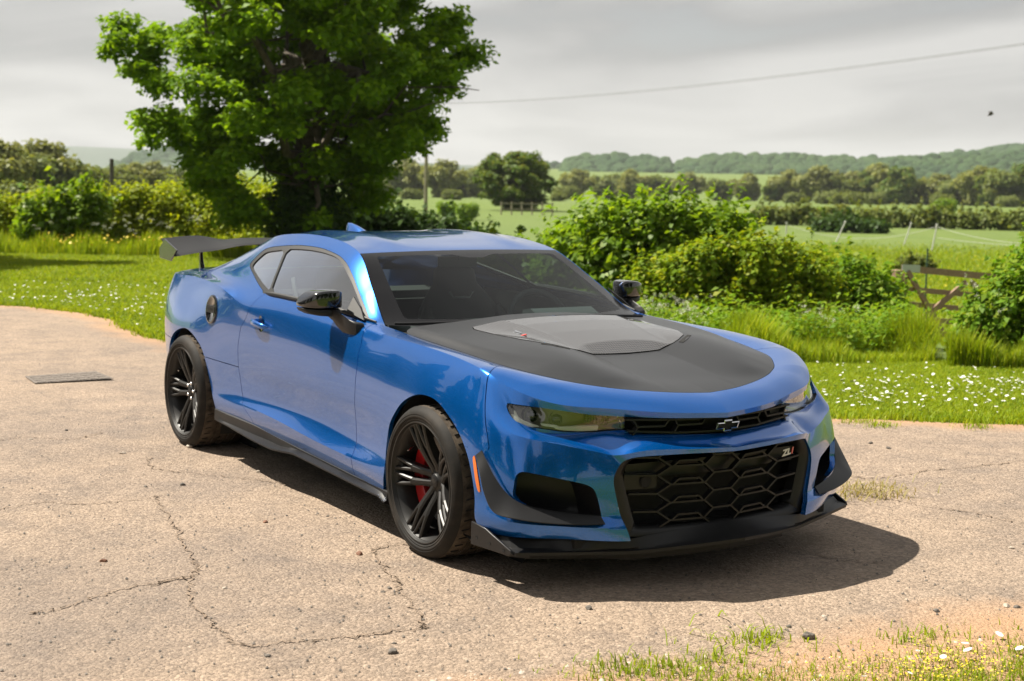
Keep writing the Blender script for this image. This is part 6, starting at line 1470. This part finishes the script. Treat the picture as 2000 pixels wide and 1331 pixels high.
def wood(name, cols, D0, depth, n, r, mat, seed, label):
    """far wood: many small crowns read as one mass; cols = (column, crest row, foot row)"""
    r2 = np.random.default_rng(seed); S = np.array(cols, float); px = r2.uniform(S[0, 0], S[-1, 0], n); top = np.interp(px, S[:, 0], S[:, 1]); foot = np.interp(px, S[:, 0], S[:, 2]); k = r2.random(n)
    row = foot+(top-foot)*k+2.0; D = D0+depth*k; hz = 321.4+(px/2000)*32.3; z = 1.6+(hz-row)/2867.55*D; p = C0+FH*D[:, None]+RH*((px-1000)/2867.55*D)[:, None]
    C = np.c_[p, z-r*.6]; bm = bmesh.new(); bmesh.ops.create_icosphere(bm, subdivisions=2, radius=1); bv = np.array([v.co for v in bm.verts]); bf = np.array([[v.index for v in f.verts] for f in bm.faces]); bm.free()
    sc = r*(.65+.7*r2.random(n)); nz = 1+.22*np.sin(bv[:, 0]*5+1)*np.sin(bv[:, 1]*6)*np.cos(bv[:, 2]*5); bvn = bv*nz[:, None]
    ang = r2.random(n)*6.283; ca, sa = np.cos(ang), np.sin(ang); vx = bvn[None, :, 0]*ca[:, None]-bvn[None, :, 1]*sa[:, None]; vy = bvn[None, :, 0]*sa[:, None]+bvn[None, :, 1]*ca[:, None]
    V = np.stack([vx*sc[:, None], vy*sc[:, None], bvn[None, :, 2]*sc[:, None]*(1.0+.3*r2.random((n, 1)))], 2)+C[:, None]; F = (bf[None]+len(bv)*np.arange(n)[:, None, None]).reshape(-1, 3)
    return stuff(fast_mesh(name, V.reshape(-1, 3), F, mat), label, 'wood')
t = NT('wood_canopy'); co = t.coords('Object'); n1 = t.noise(co, .02, 4, .6); n2 = t.noise(co, .35, 5, .7); c = t.mix(t.ramp(n1, [(.4, (0, 0, 0)), (.62, (1, 1, 1))]), (.030, .075, .020), (.055, .105, .028)); c = t.mix(t.math('MULTIPLY', t.ramp(n2, [(.35, (1, 1, 1)), (.6, (0, 0, 0))]), .6), c, (.012, .03, .010)); t.col(c); t.set(Roughness=1); t.bump(n2, 1.0, 2.0)
hill('far_hills', [(-600, 292), (-100, 284), (60, 283), (140, 285), (230, 290), (320, 296), (500, 302), (700, 314), (900, 326), (1100, 322), (1500, 330), (2600, 330)], 4200, 1800, 'hill_far', -20)
hill('hill', [(180, 345), (240, 306), (280, 296), (340, 290), (450, 292), (600, 302), (760, 320), (850, 318), (900, 326), (950, 334), (1010, 345)], 1900, 600, 'hill_far', -6)
hill('hill', [(960, 338), (1090, 330), (1250, 322), (1310, 322), (1450, 326), (1700, 322), (1800, 312), (1900, 300), (2000, 292), (2300, 280), (2800, 290)], 1500, 620, 'hill_field', -4)
wood('left_copse', [(1100, 316, 336), (1130, 309, 337), (1200, 306, 338), (1260, 310, 337), (1300, 318, 335)], 1080, 90, 420, 5.2, 'wood_canopy', 101, 'small dark wood on the hill just right of the round tree')
wood('middle_wood', [(1310, 322, 340), (1345, 309, 340), (1440, 304, 339), (1560, 307, 338), (1700, 311, 336)], 1080, 110, 800, 5.2, 'wood_canopy', 102, 'long dark wood along the hill crest at right')
wood('right_wood', [(1695, 322, 346), (1730, 311, 349), (1850, 305, 352), (2000, 302, 358), (2120, 300, 360)], 950, 110, 800, 5.0, 'wood_canopy', 103, 'dark wood running down the hill at the right edge')
wood('hill_top_wood', [(1780, 314, 322), (1880, 300, 312), (1960, 288, 305), (2000, 283, 302), (2120, 270, 300)], 1350, 100, 420, 6.5, 'wood_canopy', 104, 'wooded top of the hill above the right-hand wood')
wood('far_wood', [(225, 322, 345), (260, 303, 345), (330, 293, 345), (460, 296, 340)], 1500, 150, 360, 8, 'wood_canopy', 105, 'hazy wooded hill behind the dark pole at left')
wood('far_tree_line', [(1060, 318, 326), (1160, 318, 326)], 1500, 40, 40, 4, 'wood_canopy', 106, 'thin far tree line beside the round chestnut tree')

# ---------------- haze in the valley air ----------------
t = NT('air'); t.t.nodes.remove(t.b); pv = t.n('ShaderNodeVolumePrincipled', {'Density': .00012, 'Color': (.88, .92, .95, 1), 'Anisotropy': .2}); t.l(pv.outputs[0], t.out.inputs['Volume'])
hz_ = mesh_obj('haze', *box((0, 0, 60), (13500, 13500, 330)), 'air', None, False); fixn(hz_); hz_['kind'] = 'stuff'; hz_['label'] = 'thin pale haze over the valley and far hills'; hz_['category'] = 'haze'
